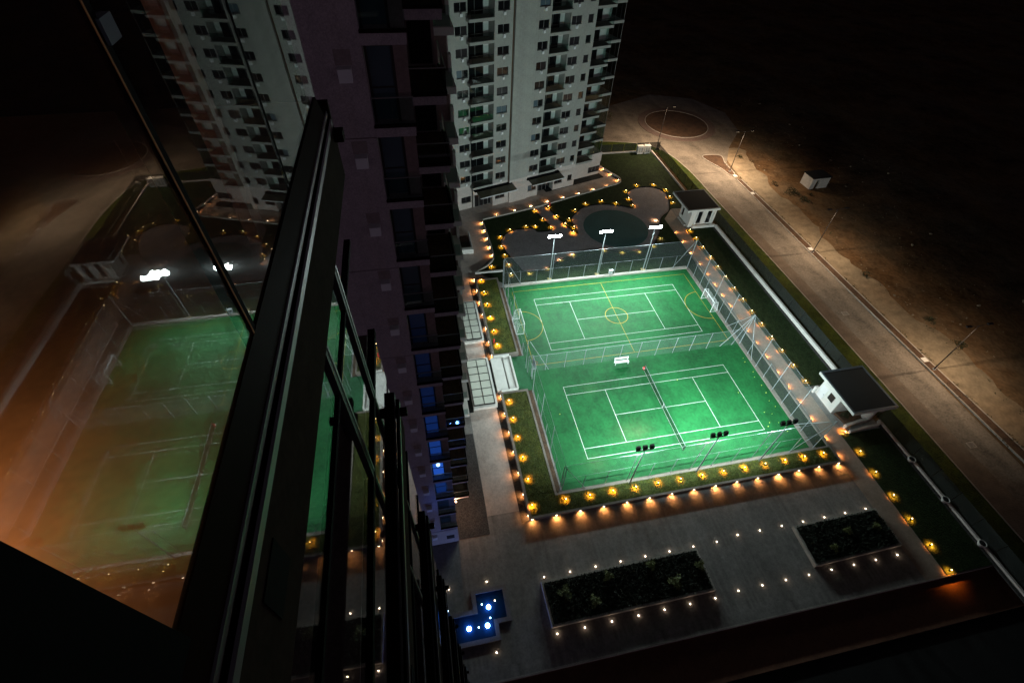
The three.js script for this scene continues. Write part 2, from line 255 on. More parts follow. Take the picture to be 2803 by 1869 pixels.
// planters round the courts: concrete wall, grass fill, inner kerb
function planter(label, outer, inner, h) {
  const o = thing('raised_planter', label, 'planter', [0, 0, 0]);
  obj('planter_wall', slab(outer, -0.05, h, [inner]), M.kerbDark, o);
  tag(obj('grass', slab(inner, 0, h - 0.06), M.grass, o), null, null, null, 'stuff');
  return o;
}
planter('long raised grass planter along the near side of the courts, lamps on top', [[-20.6, 12.0], [-16.9, 12.0], [-16.9, 27.0], [18.5, 27.0], [18.5, 29.35], [-20.6, 29.35]], [[-20.3, 12.3], [-17.15, 12.3], [-17.15, 27.2], [18.2, 27.2], [18.2, 29.1], [-20.3, 29.1]], 0.5);
planter('raised grass planter left of the far court, beside the glazed canopies', [[-20.5, -11.2], [-16.75, -11.2], [-16.75, 5.6], [-20.5, 5.6]], [[-20.2, -10.9], [-17, -10.9], [-17, 5.3], [-20.2, 5.3]], 0.5);
struct('west_footing', slab([[-16.85, -9], [-16.3, -9], [-16.3, 5.7], [-16.85, 5.7]], -0.02, 0.1), M.soil);
struct('west_footing', slab([[-16.85, 12], [-16.3, 12], [-16.3, 27], [-16.85, 27]], -0.02, 0.1), M.soil);
struct('north_kerb', bx(-16, 16.2, -0.05, 0.28, -9.5, -9.02), M.concrete);
struct('east_kerb', bx(16.05, 16.6, -0.05, 0.12, -9, 26.9), M.kerbDark);
struct('east_grass_strip', slab(rect(16.6, 18.3, -9.5, 26.9), -0.05, 0.1), M.lawn);
struct('east_path_kerb', bx(18.3, 18.6, -0.05, 0.32, -9.5, 29.1), M.kerbDark);
struct('south_kerb', bx(-16.6, 16.6, 0.0, 0.3, 26.72, 26.98), M.kerbDark);
struct('court_bank', slab(rect(-16, 18.3, -10.2, -9.5), -0.05, 0.12), M.lawn);
{ // steps down to the court gate
  const o = thing('court_steps', 'pale concrete steps and landing between the two left planters', 'steps', [-19.5, 0, 8.8]);
  for (const [x0, x1, y] of [[-1.4, 0.1, 0.5], [0.35, 1.15, 0.34], [1.15, 1.25, 0.4]]) obj('step', bx(x0, x1, 0, y, -2.9, 2.9), M.white, o);
  for (const z of [-3.2, 2.9]) obj('side_wall', bx(-0.9, 1.3, 0, 0.62, z, z + 0.28), M.white, o);
  obj('riser_wall', bx(1.26, 1.5, 0, 0.5, -2.9, 2.9), M.white, o);
}

// ---------------------------------------------------------------- court fences
function fence(name, label, a, b, tall, short, hT, hS, o = {}) {
  // a, b: end points [x,z]; tall/short: distances of posts from a
  const A = V(a[0], 0, a[1]), B = V(b[0], 0, b[1]), L = A.distanceTo(B), t = B.clone().sub(A).normalize(), at = (s, y) => A.clone().addScaledVector(t, s).setY(y);
  const g = thing(name, label, 'court fence', [0, 0, 0]), y0 = o.y0 ?? 0;
  for (const s of tall) { obj('tall_post', tube(at(s, y0), at(s, hT), 0.038, 8), M.galv, g); }
  for (const s of short) obj('short_post', tube(at(s, y0), at(s, hS), 0.03, 8), M.galv, g);
  for (const [s, y, s2] of o.braces ?? []) obj('brace', tube(at(s, y), at(s2, y0 + 0.05), 0.032, 8), M.galv, g);
  const quad = (s0, s1, ya, yb) => { const q = new THREE.BufferGeometry(), p = [at(s0, ya), at(s1, ya), at(s1, yb), at(s0, yb)]; q.setAttribute('position', new THREE.Float32BufferAttribute([0, 1, 2, 0, 2, 3].flatMap((i) => p[i].toArray()), 3)); q.computeVertexNormals(); return q; };
  for (const [s0, s1] of o.gaps ?? [[0, L]]) {
    obj('netting', quad(s0, s1, y0 + 0.05, hT - 0.04), M.net, g);
    obj('top_wire', tube(at(s0, hT - 0.03), at(s1, hT - 0.03), 0.014, 5), M.galv, g);
    obj('middle_wire', tube(at(s0, hS), at(s1, hS), 0.01, 5), M.galv, g);
  }
  return g;
}
const seq = (n, a, d) => Array.from({ length: n }, (_, i) => a + i * d);
fence('far_court_fence', 'tall netted fence on grey posts along the far side of the courts', [-16.1, -9.2], [16.2, -9.2], [0, 8, 16.1, 24.5, 32.3], [2.7, 5.4, 10.8, 13.5, 18.9, 21.7, 27.1, 29.7], 5.85, 2.9, { braces: [[0, 5.8, 3.05], [32.3, 5.8, 29.3]] });
fence('right_court_fence', 'tall netted fence on grey posts beside the lamp lit right path', [16.25, -9.2], [16.25, 26.85], [0.05, 4.8, 9.2, 13.65, 18.05, 22.55, 26.8, 31.2, 36], [2.4, 6.5, 11.45, 15.8, 20.2, 24.55, 29.1, 33.5], 6, 3, { braces: [[18.05, 6, 14.3], [18.05, 6, 21.4], [36, 6, 32.4]] });
fence('near_court_fence', 'tall netted fence on grey posts along the near planter', [-16.6, 26.85], [16.25, 26.85], [0, 8.17, 16.17, 24.24, 32.8], [2.74, 5.44, 10.9, 13.6, 18.9, 21.6, 26.7, 29.5], 6.3, 3.45, { braces: [[0, 6.2, 3.15], [32.8, 6.2, 29.4]], y0: 0.25 });
fence('left_court_fence', 'tall netted fence on grey posts behind the left goal and steps', [-16.25, -9.2], [-16.25, 26.85], [0.05, 4.3, 8.4, 17.3, 21.5, 26, 30.7, 35.9], [2.3, 6.4, 10.6, 14.9, 23.8, 28.4, 32.9], 5.6, 2.6, { gaps: [[0, 16.6], [20, 36.05]] });
fence('middle_court_fence', 'low netted fence on grey posts between the two courts', [-16.2, 8.85], [16.25, 8.85], [0, 32.4], [2.55, 5.3, 8.05, 10.75, 13.4, 16.2, 18.9, 21.65, 24.3, 27], 3.25, 3.2, { braces: [[0, 6.2, 3.0], [32.4, 6.0, 29.2], [32.4, 6.0, 31.1]] });

// ---------------------------------------------------------------- floodlights
function floodPole(label, x, z, aim, h) {
  const o = thing('floodlight', label, 'floodlight', [x, 0, z], 0, aim > 0 ? 'floodlights along the far fence' : 'floodlights along the near fence');
  obj('pole', cyl(0, 0.2, h, 0, 0.09, 12, 0.055), M.galv, o);
  obj('base_plate', bx(-0.32, 0.32, 0, 0.26, -0.32, 0.32), surf([0.35, 0.27, 0.12], 2, grain, { size: 64 }), o);
  obj('crossarm', bx(-1.0, 1.0, h - 0.05, h + 0.05, -0.05, 0.05), M.dark, o);
  for (const dx of [-0.76, 0, 0.76]) {
    const head = new THREE.Group(); head.name = 'lamp_head'; head.position.set(dx, h + 0.34, aim * 0.08); head.rotation.set(0.22, aim > 0 ? 0 : Math.PI, 0, 'YXZ'); o.add(head); if (aim < 0) head.scale.set(0.74, 0.74, 1);
    const hs = bx(-0.32, 0.32, -0.29, 0.29, -0.1, 0.06);
    const fins = [-0.18, -0.09, 0, 0.09, 0.18].map((q) => bx(q - 0.012, q + 0.012, -0.22, 0.22, -0.17, -0.1));
    obj('housing', [hs, ...fins, bx(-0.05, 0.05, -0.38, -0.29, -0.06, 0.02)], M.dark, head);
    obj('lens', bx(-0.29, 0.29, -0.26, 0.26, 0.062, 0.07), lampFace, head); obj('rim', [bx(-0.32, 0.32, 0.265, 0.29, 0.061, aim > 0 ? 0.09 : 0.16), bx(-0.32, 0.32, -0.29, -0.265, 0.061, 0.09), bx(-0.32, -0.295, -0.264, 0.264, 0.061, aim > 0 ? 0.09 : 0.13), bx(0.295, 0.32, -0.264, 0.264, 0.061, aim > 0 ? 0.09 : 0.13)], M.dark, head);
    const s = new THREE.SpotLight(COLD, FLOOD, 0, 1.5, 1, 2); s.position.set(x + dx, h + (aim > 0 ? 0.31 : 0.2), z + aim * (aim > 0 ? 0.3 : 0.2)); s.castShadow = true; s.shadow.radius = aim > 0 ? 22 : 1;
    s.target.position.set(x * 0.75 + dx, 0, z + aim * (aim > 0 ? 15 : 18)); scene.add(s, s.target); s.name = 'floodlight_beam';
  }
  return o;
}
floodPole('lit floodlight mast at the left of the far fence', -8.25, -9.8, 1, 8.45);
floodPole('lit floodlight mast in the middle of the far fence', 0.05, -9.8, 1, 8.5);
floodPole('lit floodlight mast at the right of the far fence', 8.3, -9.8, 1, 8.5);
floodPole('three lamp floodlight mast, leftmost on the near planter, seen from behind', -8.3, 27.35, -1, 7.95);
floodPole('three lamp floodlight mast, middle one on the near planter, seen from behind', 0.1, 27.35, -1, 8.15);
floodPole('three lamp floodlight mast, rightmost on the near planter, seen from behind', 8.4, 27.35, -1, 8.25);

// ---------------------------------------------------------------- court equipment
{
  const o = thing('tennis_net', 'dark tennis net with white top band across the near court', 'tennis net', [0.05, 0, 17.72]), hz = 6.45;
  const pl = new THREE.PlaneGeometry(hz * 2, 0.95, 30, 1); pl.rotateY(Math.PI / 2); const p = pl.attributes.position; for (let i = 0; i < p.count; i++) if (p.getY(i) > 0) p.setY(i, p.getY(i) - 0.14 * (1 - Math.abs(p.getZ(i)) / hz)); pl.translate(0, 0.53, 0);
  obj('netting', pl, M.tennisNet, o);
  const band = []; for (let i = 0; i < 20; i++) { const z0 = -hz + i * hz / 10, z1 = z0 + hz / 10, y = (z) => 1.01 - 0.14 * (1 - Math.abs(z) / hz); band.push(tube(V(0, y(z0), z0), V(0, y(z1), z1), 0.026, 6)); }
  obj('top_band', band, M.galv, o); obj('centre_strap', bx(-0.03, 0.03, 0.03, 0.88, -0.04, 0.04), M.line, o);
  obj('bottom_cord', tube(V(0, 0.06, -hz), V(0, 0.06, hz), 0.02, 5), M.line, o);
  for (const z of [-hz, hz]) obj('post', cyl(0, 0, 1.08, z, 0.05), M.frame, o);
}
{
  const o = thing('football_goal', 'white football goal with net at the right end of the far court', 'football goal', [15.1, 0, 0.15]);
  const P = (x, y, z) => V(x, y, z), r = 0.05;
  for (const z of [-1.6, 1.6]) { obj('post', tube(P(0, 0, z), P(0, 2.05, z), r), M.white2, o); obj('stanchion', [tube(P(0, 2.05, z), P(0.7, 2.0, z), 0.03), tube(P(0.7, 2.0, z), P(1.15, 0.05, z), 0.03), tube(P(0, 0.05, z), P(1.15, 0.05, z), 0.03)], M.white2, o); }
  obj('crossbar', tube(P(0, 2.05, -1.65), P(0, 2.05, 1.65), r), M.white2, o); obj('ground_bar', tube(P(1.15, 0.05, -1.6), P(1.15, 0.05, 1.6), 0.03), M.white2, o);
  const n = []; for (let i = 0; i <= 16; i++) { const z = -1.6 + i * 0.2; n.push(tube(P(0.7, 2, z), P(1.15, 0.05, z), 0.007, 3), tube(P(0, 2.04, z), P(0.7, 2, z), 0.007, 3)); }
  for (let i = 1; i < 11; i++) { const y = i * 0.19, x = 1.15 - 0.45 * y / 1.95; n.push(tube(P(x, y, -1.6), P(x, y, 1.6), 0.007, 3)); for (const z of [-1.6, 1.6]) n.push(tube(P(0, y, z), P(x, y, z), 0.007, 3)); }
  obj('goal_net', n, M.white2, o);
  copy(o, 'white football goal with net at the left end, by the planter fence', [-15.1, 0, 0], Math.PI);
}
{
  const o = thing('basketball_hoop', 'grey framed backboard on two posts beside the court gate', 'basketball hoop', [-15.75, 0, 9.9]);
  for (const z of [-0.22, 0.22]) obj('post', tube(V(-0.1, 0, z), V(-0.1, 3.2, z), 0.045), M.galv, o);
  const f = []; for (const y of [2.75, 3.2, 3.85]) f.push(tube(V(0, y, -0.75), V(0, y, 0.75), 0.03)); for (const z of [-0.75, 0.75]) f.push(tube(V(0, 2.75, z), V(0, 3.85, z), 0.03));
  for (const z of [-0.75, 0.75]) f.push(tube(V(0, 3.85, z), V(-0.5, 3.7, z), 0.025), tube(V(0, 2.75, z), V(-0.5, 2.9, z), 0.025)); f.push(tube(V(-0.5, 3.7, -0.75), V(-0.5, 3.7, 0.75), 0.025));
  obj('board_frame', f, M.galv, o); obj('backboard', bx(-0.015, 0.015, 2.78, 3.82, -0.72, 0.72), flat(0.25, 0.33, 0.4, 0.3), o);
  const rg = new THREE.TorusGeometry(0.23, 0.015, 6, 20); rg.rotateX(Math.PI / 2); rg.translate(0.3, 3.05, 0); obj('rim', rg, M.red, o);
}
{
  const o = thing('player_bench', 'white slatted bench with back rest between the two courts', 'bench', [-2.7, 0, 9.3]);
  for (const z of [0.05, 0.2, 0.35]) obj('seat_slat', bx(-1.05, 1.05, 0.45, 0.49, z, z + 0.12), M.white2, o);
  for (const y of [0.7, 0.92]) obj('back_slat', bx(-1.05, 1.05, y, y + 0.14, -0.08, -0.04), M.white2, o);
  for (const x of [-0.95, 0.95]) obj('leg_frame', [bx(x - 0.03, x + 0.03, 0, 0.45, 0.4, 0.46), bx(x - 0.03, x + 0.03, 0, 1.08, -0.04, 0.02), bx(x - 0.03, x + 0.03, 0.4, 0.45, 0.02, 0.4)], M.white2, o);
}
{
  const o = thing('ball_bag', 'small red and white bag hanging on the net post', 'bag', [-0.15, 0, 11.35]);
  const s = new THREE.SphereGeometry(0.2, 12, 10); s.scale(0.7, 1.3, 0.9); s.translate(0, 0.6, 0); obj('bag_body', s, M.red, o);
  const w = new THREE.TorusGeometry(0.15, 0.03, 6, 16); w.rotateX(Math.PI / 2); w.translate(0, 0.66, 0); obj('stripe', w, M.white2, o); obj('strap', tube(V(0, 0.8, 0), V(0.15, 1.03, 0), 0.015, 5), M.red, o);
}
{ // tennis balls left lying along the right side and corners
  const b = new THREE.SphereGeometry(0.05, 8, 6), spots = [[15.3, 11.6], [15.2, 12.3], [15.4, 14.2], [15.1, 15.1], [15.3, 16.6], [15.2, 17.9], [14.9, 19.2], [13.2, 20.8], [14.1, 21.2], [13.0, 22.4], [12.5, 22.9], [14.6, 24.0], [15.2, 20.2], [10.6, 25.6], [4, 13.7], [-13.6, 16.4], [-12.0, 18.9], [11.4, 17.2], [14.2, 22.6]];
  for (const [x, z] of spots) { const m = tag(obj('tennis_ball', b, M.ball), 'yellow tennis ball lying loose on the near court turf', 'tennis ball', 'tennis balls on the near court'); m.position.set(x, 0.08, z); }
}
{
  const o = thing('switch_box', 'white electrical box on a post at the far fence, between floodlights', 'electrical box', [2.25, 0, -9.35]);
  obj('box_body', bx(-0.32, 0.32, 0.45, 1.15, -0.15, 0.15), M.white2, o); obj('lid', bx(-0.36, 0.36, 1.15, 1.2, -0.2, 0.2), M.white2, o); obj('stand', bx(-0.06, 0.06, 0.2, 0.45, -0.06, 0.06), M.galv, o);
}

// ---------------------------------------------------------------- small lamps
function lampProto(name, cat, color, cd, y, out, bulbMat, build) { // out: how far in front of the fitting its beam leans
  const o = thing(name, '', cat, [0, 0, 0]); build(o, bulbMat);
  return { o, color, cd, y, out };
}
function row(proto, group, spots, labelOf, y, turnOf) {
  spots.forEach((p, i) => {
    const tn = turnOf ? turnOf(p, i) : rr(0, 6); let o = proto.o;
    if (!proto.done) { proto.done = true; o.position.set(p[0], y, p[1]); o.rotation.y = tn; o.userData.label = labelOf(i, p); o.userData.group = group; } else o = copy(proto.o, labelOf(i, p), [p[0], y, p[1]], tn, group);
    const k = rr(0.6, 1.25), l = proto.out === null ? new THREE.PointLight(proto.color, proto.cd * k * WARM, 0, 2) : new THREE.SpotLight(proto.color, proto.cd * k * WARM, 0, proto.out ? 1.2 : 1.32, 0.5, 2);
    const f = V(Math.sin(tn), 0, Math.cos(tn)); l.position.set(p[0], y + proto.y, p[1]).addScaledVector(f, proto.out ? 0.11 : 0); l.castShadow = true; l.shadow.radius = 1; l.name = 'small_lamp_beam'; scene.add(l);
    if (l.target) { l.target.position.copy(l.position).add(V(proto.out ? f.x * proto.out : rr(-0.15, 0.15), -1, proto.out ? f.z * proto.out : rr(-0.15, 0.15))); scene.add(l.target); }
    if (!proto.out) o.rotation.z = rr(-0.07, 0.07);
  });
}
const sph = (r, y) => { const g = new THREE.SphereGeometry(r, 12, 8); g.translate(0, y, 0); return g; };
const tor = (R, r, y) => { const g = new THREE.TorusGeometry(R, r, 6, 20); g.rotateX(Math.PI / 2); g.translate(0, y, 0); return g; };
const garden = lampProto('garden_lamp', 'garden lamp', AMBER, 28, 0.33, 0, bulbAmber, (o, b) => { obj('stem', cyl(0, 0, 0.25, 0, 0.035, 8), M.dark, o); obj('bulb', sph(0.046, 0.33), b, o); obj('ring', [tor(0.1, 0.014, 0.31), bx(-0.1, 0.1, 0.235, 0.25, -0.012, 0.012)], M.dark, o); });
const south = [-20, -16.1, -13.3, -10.55, -7.8, -5.05, -2.25, 0.5, 3.25, 6.0, 8.75, 11.45, 14.1, 16.75].map((x) => [x, 27.95]);
row(garden, 'amber lamps on the near planter', south, (i) => 'amber lamp on the near planter grass, ' + ORD[i] + ' counting from its left corner', 0.42);
row(garden, 'amber lamps on the left planters', [13.6, 16.35, 19.1, 21.95, 24.8].map((z) => [-19.75, z]), (i) => 'amber lamp on the left planter beside the near court, ' + ORD[i] + ' below the steps', 0.42);
row(garden, 'amber lamps on the left planters', [-10.7, -7.8, -5, -2.1, 0.8, 3.65].map((z) => [-19.5, z]), (i) => 'amber lamp on the left planter beside the far court, ' + ORD[i] + ' from its far end', 0.42);
row(garden, 'amber lamps on the right lawn', [-19.6, -17, -14.2, -11.3, -8.5, -5.7, -2.85, 0, 2.8, 5.65, 8.5, 11.3, 14.2, 17.1].map((z) => [21.75, z]), (i) => 'amber lamp on the lawn right of the path, ' + ORD[i] + ' from the far guard house', 0.05);
row(garden, 'amber lamps on the lower right lawn', [25.5, 28.4, 31.25, 34.2, 37.1, 40, 42.7].map((z) => [21.85, z]), (i) => 'amber lamp on the lower right lawn, ' + ORD[i] + ' counting down from the near guard house', 0.05);
row(garden, 'amber lamps of the garden', [[-6, -30.2], [-3, -31], [-5.2, -27], [-2.2, -27.8], [-8.8, -25.1], [-7.1, -24.9], [-4.3, -24.2], [-12, -24.5], [-14.1, -22.6], [-14.5, -19.6], [-14.4, -17.1], [-14.2, -14.4], [-17.2, -14.4]], (i) => 'amber garden lamp edging the left lawn beds, ' + ORD[i] + ' counting from the garden path entrance', 0.08);
row(garden, 'amber lamps of the garden', [[-1.3, -24.9], [-0.1, -26.4], [1.9, -29.2], [4.6, -31.1], [8.2, -31.7], [10.9, -30.5], [13.9, -29.2], [14, -31.8], [14.5, -34.7], [17.6, -36.6], [21.3, -36.3], [23.1, -34], [22.8, -31.3], [22.5, -29.1], [0.1, -23.6], [-0.5, -22.1]], (i) => 'amber garden lamp round the dark circle lawn, ' + ORD[i] + ' in the chain from its left', 0.08);
const peach = lampProto('path_lamp', 'path lamp', PEACH, 16, 0.3, 0, bulbPeach, (o, b) => { obj('stem', cyl(0, 0, 0.22, 0, 0.04, 8), M.dark, o); obj('bulb', sph(0.06, 0.3), b, o); obj('ring', tor(0.1, 0.014, 0.28), M.dark, o); });
row(peach, 'peach lamps behind the far fence', [[-14.3, -12], [-11.2, -11.8], [-7.8, -12.7], [-5.1, -14.6], [-2.4, -15.7], [3.5, -16.1], [6.5, -15], [9.7, -14.8], [12.9, -15.9], [15.2, -18.1], [16.6, -23.8]], (i) => 'peach coloured lamp in the curved row behind the far fence, ' + ORD[i] + ' from the left', 0.08);
// lamps let into planter walls, throwing pools on the paving
const wallParts = (o, b) => { obj('bezel', bx(-0.16, 0.16, 0.3, 0.46, 0, 0.03), M.frameLight, o); obj('lens', bx(-0.08, 0.08, 0.35, 0.42, 0.03, 0.075), b, o); obj('hood', bx(-0.17, 0.17, 0.46, 0.475, 0, 0.06), M.frameLight, o); };
const wallL = lampProto('wall_lamp', 'wall lamp', new THREE.Color(1, 0.37, 0.09), 11, 0.36, 0.6, bulbPeach, wallParts);
const dimWall = lampProto('kerb_lamp', 'wall lamp', new THREE.Color(1, 0.45, 0.16), 5, 0.36, 0.6, bulbPeach, wallParts);
row(wallL, 'wall lamps of the near planter', seq(15, -20.3, 2.735).map((x) => [Math.min(x, 18), 29.36]), (i) => 'amber lamp let into the near planter wall, ' + ORD[i] + ' counting from the left corner', 0, () => 0);
row(wallL, 'wall lamps of the left planters', [-11.4, -8.7, -5.9, -3.05, -0.2, 2.7, 5.3].map((z) => [-20.51, z]), (i) => 'amber lamp let into the left planter wall by the far court, ' + ORD[i] + ' from far end', 0, () => -Math.PI / 2);
row(wallL, 'wall lamps of the left planters', [12.5, 15.3, 18.1, 20.9, 23.7, 26.4, 28.9].map((z) => [-20.61, z]), (i) => 'amber lamp let into the left planter wall by the near court, ' + ORD[i] + ' below steps', 0, () => -Math.PI / 2);
row(wallL, 'wall lamps beside the right path', [-19.5, -16.6, -13.2, -10, -7.2, -4.4, -1.7, 0.9, 3.6, 6.4, 9.1, 11.8, 14.8, 17.4, 20, 22.8, 25.8, 28.4].map((z) => [18.61, z]), (i) => 'amber lamp low on the kerb of the right path, ' + ORD[i] + ' from the far end', -0.14, () => Math.PI / 2);
row(wallL, 'wall lamps of the left garden bed', [[-16.52, -27.6], [-16.52, -25], [-16.5, -22.5], [-16.45, -19.9], [-16.4, -17.6]], (i) => 'amber lamp in the kerb of the left garden bed, ' + ORD[i] + ' from the tower', -0.12, () => -Math.PI / 2);
row(dimWall, 'wall lamps facing the tower', seq(8, -13.3, 3.55).map((x) => [x, -29.35 - (x + 14.6) * 0.292 - (x > -6 ? 0.15 : 0)]), (i) => 'amber lamp in the lawn kerb facing the tower, ' + ORD[i] + ' from the left', -0.1, () => Math.PI + 0.29);
row(wallL, 'wall lamps by the tower corner', [[14.6, -39.2], [13.8, -41.8], [12.9, -44.2], [12.2, -46.2]], (i) => 'amber lamp in the curved kerb by the tower corner, ' + ORD[i] + ' from the bend', -0.08, () => -Math.PI / 2 - 0.3);
// in-ground markers on the terrace
const marker = lampProto('ground_marker', 'ground light', new THREE.Color(1, 0.72, 0.48), 0.16, 0.16, null, bulbWhite, (o, b) => { obj('bezel', slab(ring(0, 0, 0.15, 20), 0, 0.02, [ring(0, 0, 0.075, 20)]), M.alu, o); obj('lens', sph(0.072, 0.01), b, o); });
row(marker, 'ground lights above the long planted bed', seq(8, -20.4, 2.745).map((x) => [x, 35.25]), (i) => 'small round ground light on the upper side of the long bed, ' + ORD[i] + ' from the left', 0.003);
row(marker, 'ground lights above the short planted bed', seq(7, 1.45, 2.7).map((x) => [x, 35.0]), (i) => 'small round ground light in the upper row, ' + ORD[i] + ' to the right of the long bed', 0.003);
row(marker, 'ground lights below the beds', seq(7, -20.4, 2.73).map((x) => [x, 40.4]), (i) => 'small round ground light on the lower side of the long bed, ' + ORD[i] + ' from the left', 0.003);
row(marker, 'ground lights below the beds', seq(8, -1.35, 2.7).map((x) => [x, 40.2]), (i) => 'small round ground light in the lower row, ' + ORD[i] + ' to the right of the long bed', 0.003);
row(marker, 'ground lights round the fountain', [[-30, 34.6], [-26.2, 34.6], [-26.3, 40.8]], (i) => ['small round ground light left above the fountain', 'small round ground light just above the fountain basin', 'small round ground light just below the fountain basin'][i], 0.003);

// ---------------------------------------------------------------- terrace: beds, fountain
function plant(name, label, x, y, z, h, n, mat) {
  const o = thing(name, label, 'plant', [x, y, z], rr(0, 6)), g = [];
  const P = [];
  for (let i = 0; i < n * 9; i++) {
    const a = rr(0, 6.28), q = Math.sqrt(rnd()) * h * 0.55 * (0.65 + 0.35 * Math.sin(a * 3 + n)), c = V(q * Math.cos(a), h * (0.15 + 0.75 * rnd()) * (1 - 0.5 * q / h), q * Math.sin(a)), s = 0.045 * h + 0.03;
    const u = V(rr(-1, 1), rr(-0.6, 0.9), rr(-1, 1)).normalize().multiplyScalar(s * 1.7), w = V(rr(-1, 1), rr(-0.4, 0.4), rr(-1, 1)).normalize().multiplyScalar(s * 0.7);
    for (const k of [c.clone().sub(u), c.clone().add(w), c.clone().sub(w), c.clone().add(u), c.clone().sub(w), c.clone().add(w)]) P.push(...k.toArray());
  }
  const qg = new THREE.BufferGeometry(); qg.setAttribute('position', new THREE.Float32BufferAttribute(P, 3)); qg.computeVertexNormals(); g.push(qg);
  obj('foliage', g, mat, o); obj('stem', cyl(0, -0.05, h * 0.5, 0, 0.03 * h, 6, 0.015 * h), M.wood, o); return o;
}
function tufts(parent, poly, y, n, size, mat, name) { // short blades, nobody could count them
  const xs = poly.map((p) => p[0]), zs = poly.map((p) => p[1]), x0 = Math.min(...xs), x1 = Math.max(...xs), z0 = Math.min(...zs), z1 = Math.max(...zs), P = [];
  const inside = (x, z) => { let c = false; for (let i = 0, j = poly.length - 1; i < poly.length; j = i++) if ((poly[i][1] > z) !== (poly[j][1] > z) && x < (poly[j][0] - poly[i][0]) * (z - poly[i][1]) / (poly[j][1] - poly[i][1]) + poly[i][0]) c = !c; return c; };
  for (let i = 0; i < n; i++) { const x = rr(x0, x1), z = rr(z0, z1); if (!inside(x, z)) continue; const a = rr(0, 6.28), s = size * rr(0.5, 1.3), w = s * 0.28; P.push(x - w * Math.cos(a), y, z - w * Math.sin(a), x + w * Math.cos(a), y, z + w * Math.sin(a), x + s * 0.7 * Math.sin(a) + rr(-0.03, 0.03), y + s * rr(0.5, 1), z - s * 0.7 * Math.cos(a)); }
  const g = new THREE.BufferGeometry(); g.setAttribute('position', new THREE.Float32BufferAttribute(P, 3)); g.computeVertexNormals(); tag(obj(name, g, mat, parent), null, null, null, 'stuff');
}
M.blade = new THREE.MeshStandardMaterial({ color: new THREE.Color().setRGB(0.075, 0.085, 0.018), roughness: 0.8, side: THREE.DoubleSide }); M.bladeDark = new THREE.MeshStandardMaterial({ color: new THREE.Color().setRGB(0.01, 0.017, 0.006), roughness: 0.8, side: THREE.DoubleSide });
tufts(scene.getObjectByName('raised_planter'), [[-20.3, 12.3], [-17.15, 12.3], [-17.15, 27.2], [18.2, 27.2], [18.2, 29.1], [-20.3, 29.1]], 0.44, 90000, 0.12, M.blade, 'grass_blades');
function bed(label, pts) {
  const o = thing('planted_bed', label, 'planter', [0, 0, 0]), c = pts.reduce((a, p) => [a[0] + p[0] / 4, a[1] + p[1] / 4], [0, 0]), inn = pts.map((p) => [p[0] + Math.sign(c[0] - p[0]) * 0.22, p[1] + Math.sign(c[1] - p[1]) * 0.22]);
  obj('bed_wall', slab(pts, -0.02, 0.5, [inn]), M.concrete, o); tag(obj('ground_cover', slab(inn, 0, 0.42), M.soil, o), null, null, null, 'stuff');
  tufts(o, inn, 0.4, 16000, 0.26, M.bladeDark, 'leaves');
}
bed('long planted bed in a low concrete wall on the dark terrace', [[-20.9, 35.75], [-3.9, 35.6], [-3.8, 39.8], [-20.8, 39.9]]);
bed('short planted bed in a low concrete wall at the right of the terrace', [[7.8, 35.4], [18.4, 35.25], [18.5, 39.45], [7.7, 39.65]]);
for (const [x, z, h, lab] of [[-18.9, 37.3, 1.5, 'bushy young plant at the left end of the long bed'], [-16.2, 38.6, 1.2, 'dim young plant near the lower edge of the long bed'], [-14.2, 36.6, 1.1, 'thin young plant at the upper edge of the long bed'], [-9.5, 36.4, 1.1, 'young plant right of centre by the upper edge of the long bed'], [-7.7, 38.4, 1.4, 'tallest young plant right of centre in the long bed'], [-4.5, 37.4, 1.1, 'young plant at the right end of the long bed'], [10.6, 38.4, 1, 'small plant at the left of the short bed'], [13.3, 37, 0.9, 'small plant in the middle of the short bed'], [16.8, 37.2, 0.9, 'small plant at the right of the short bed']]) plant('young_plant', lab, x, 0.4, z, h, 26, M.leaf);
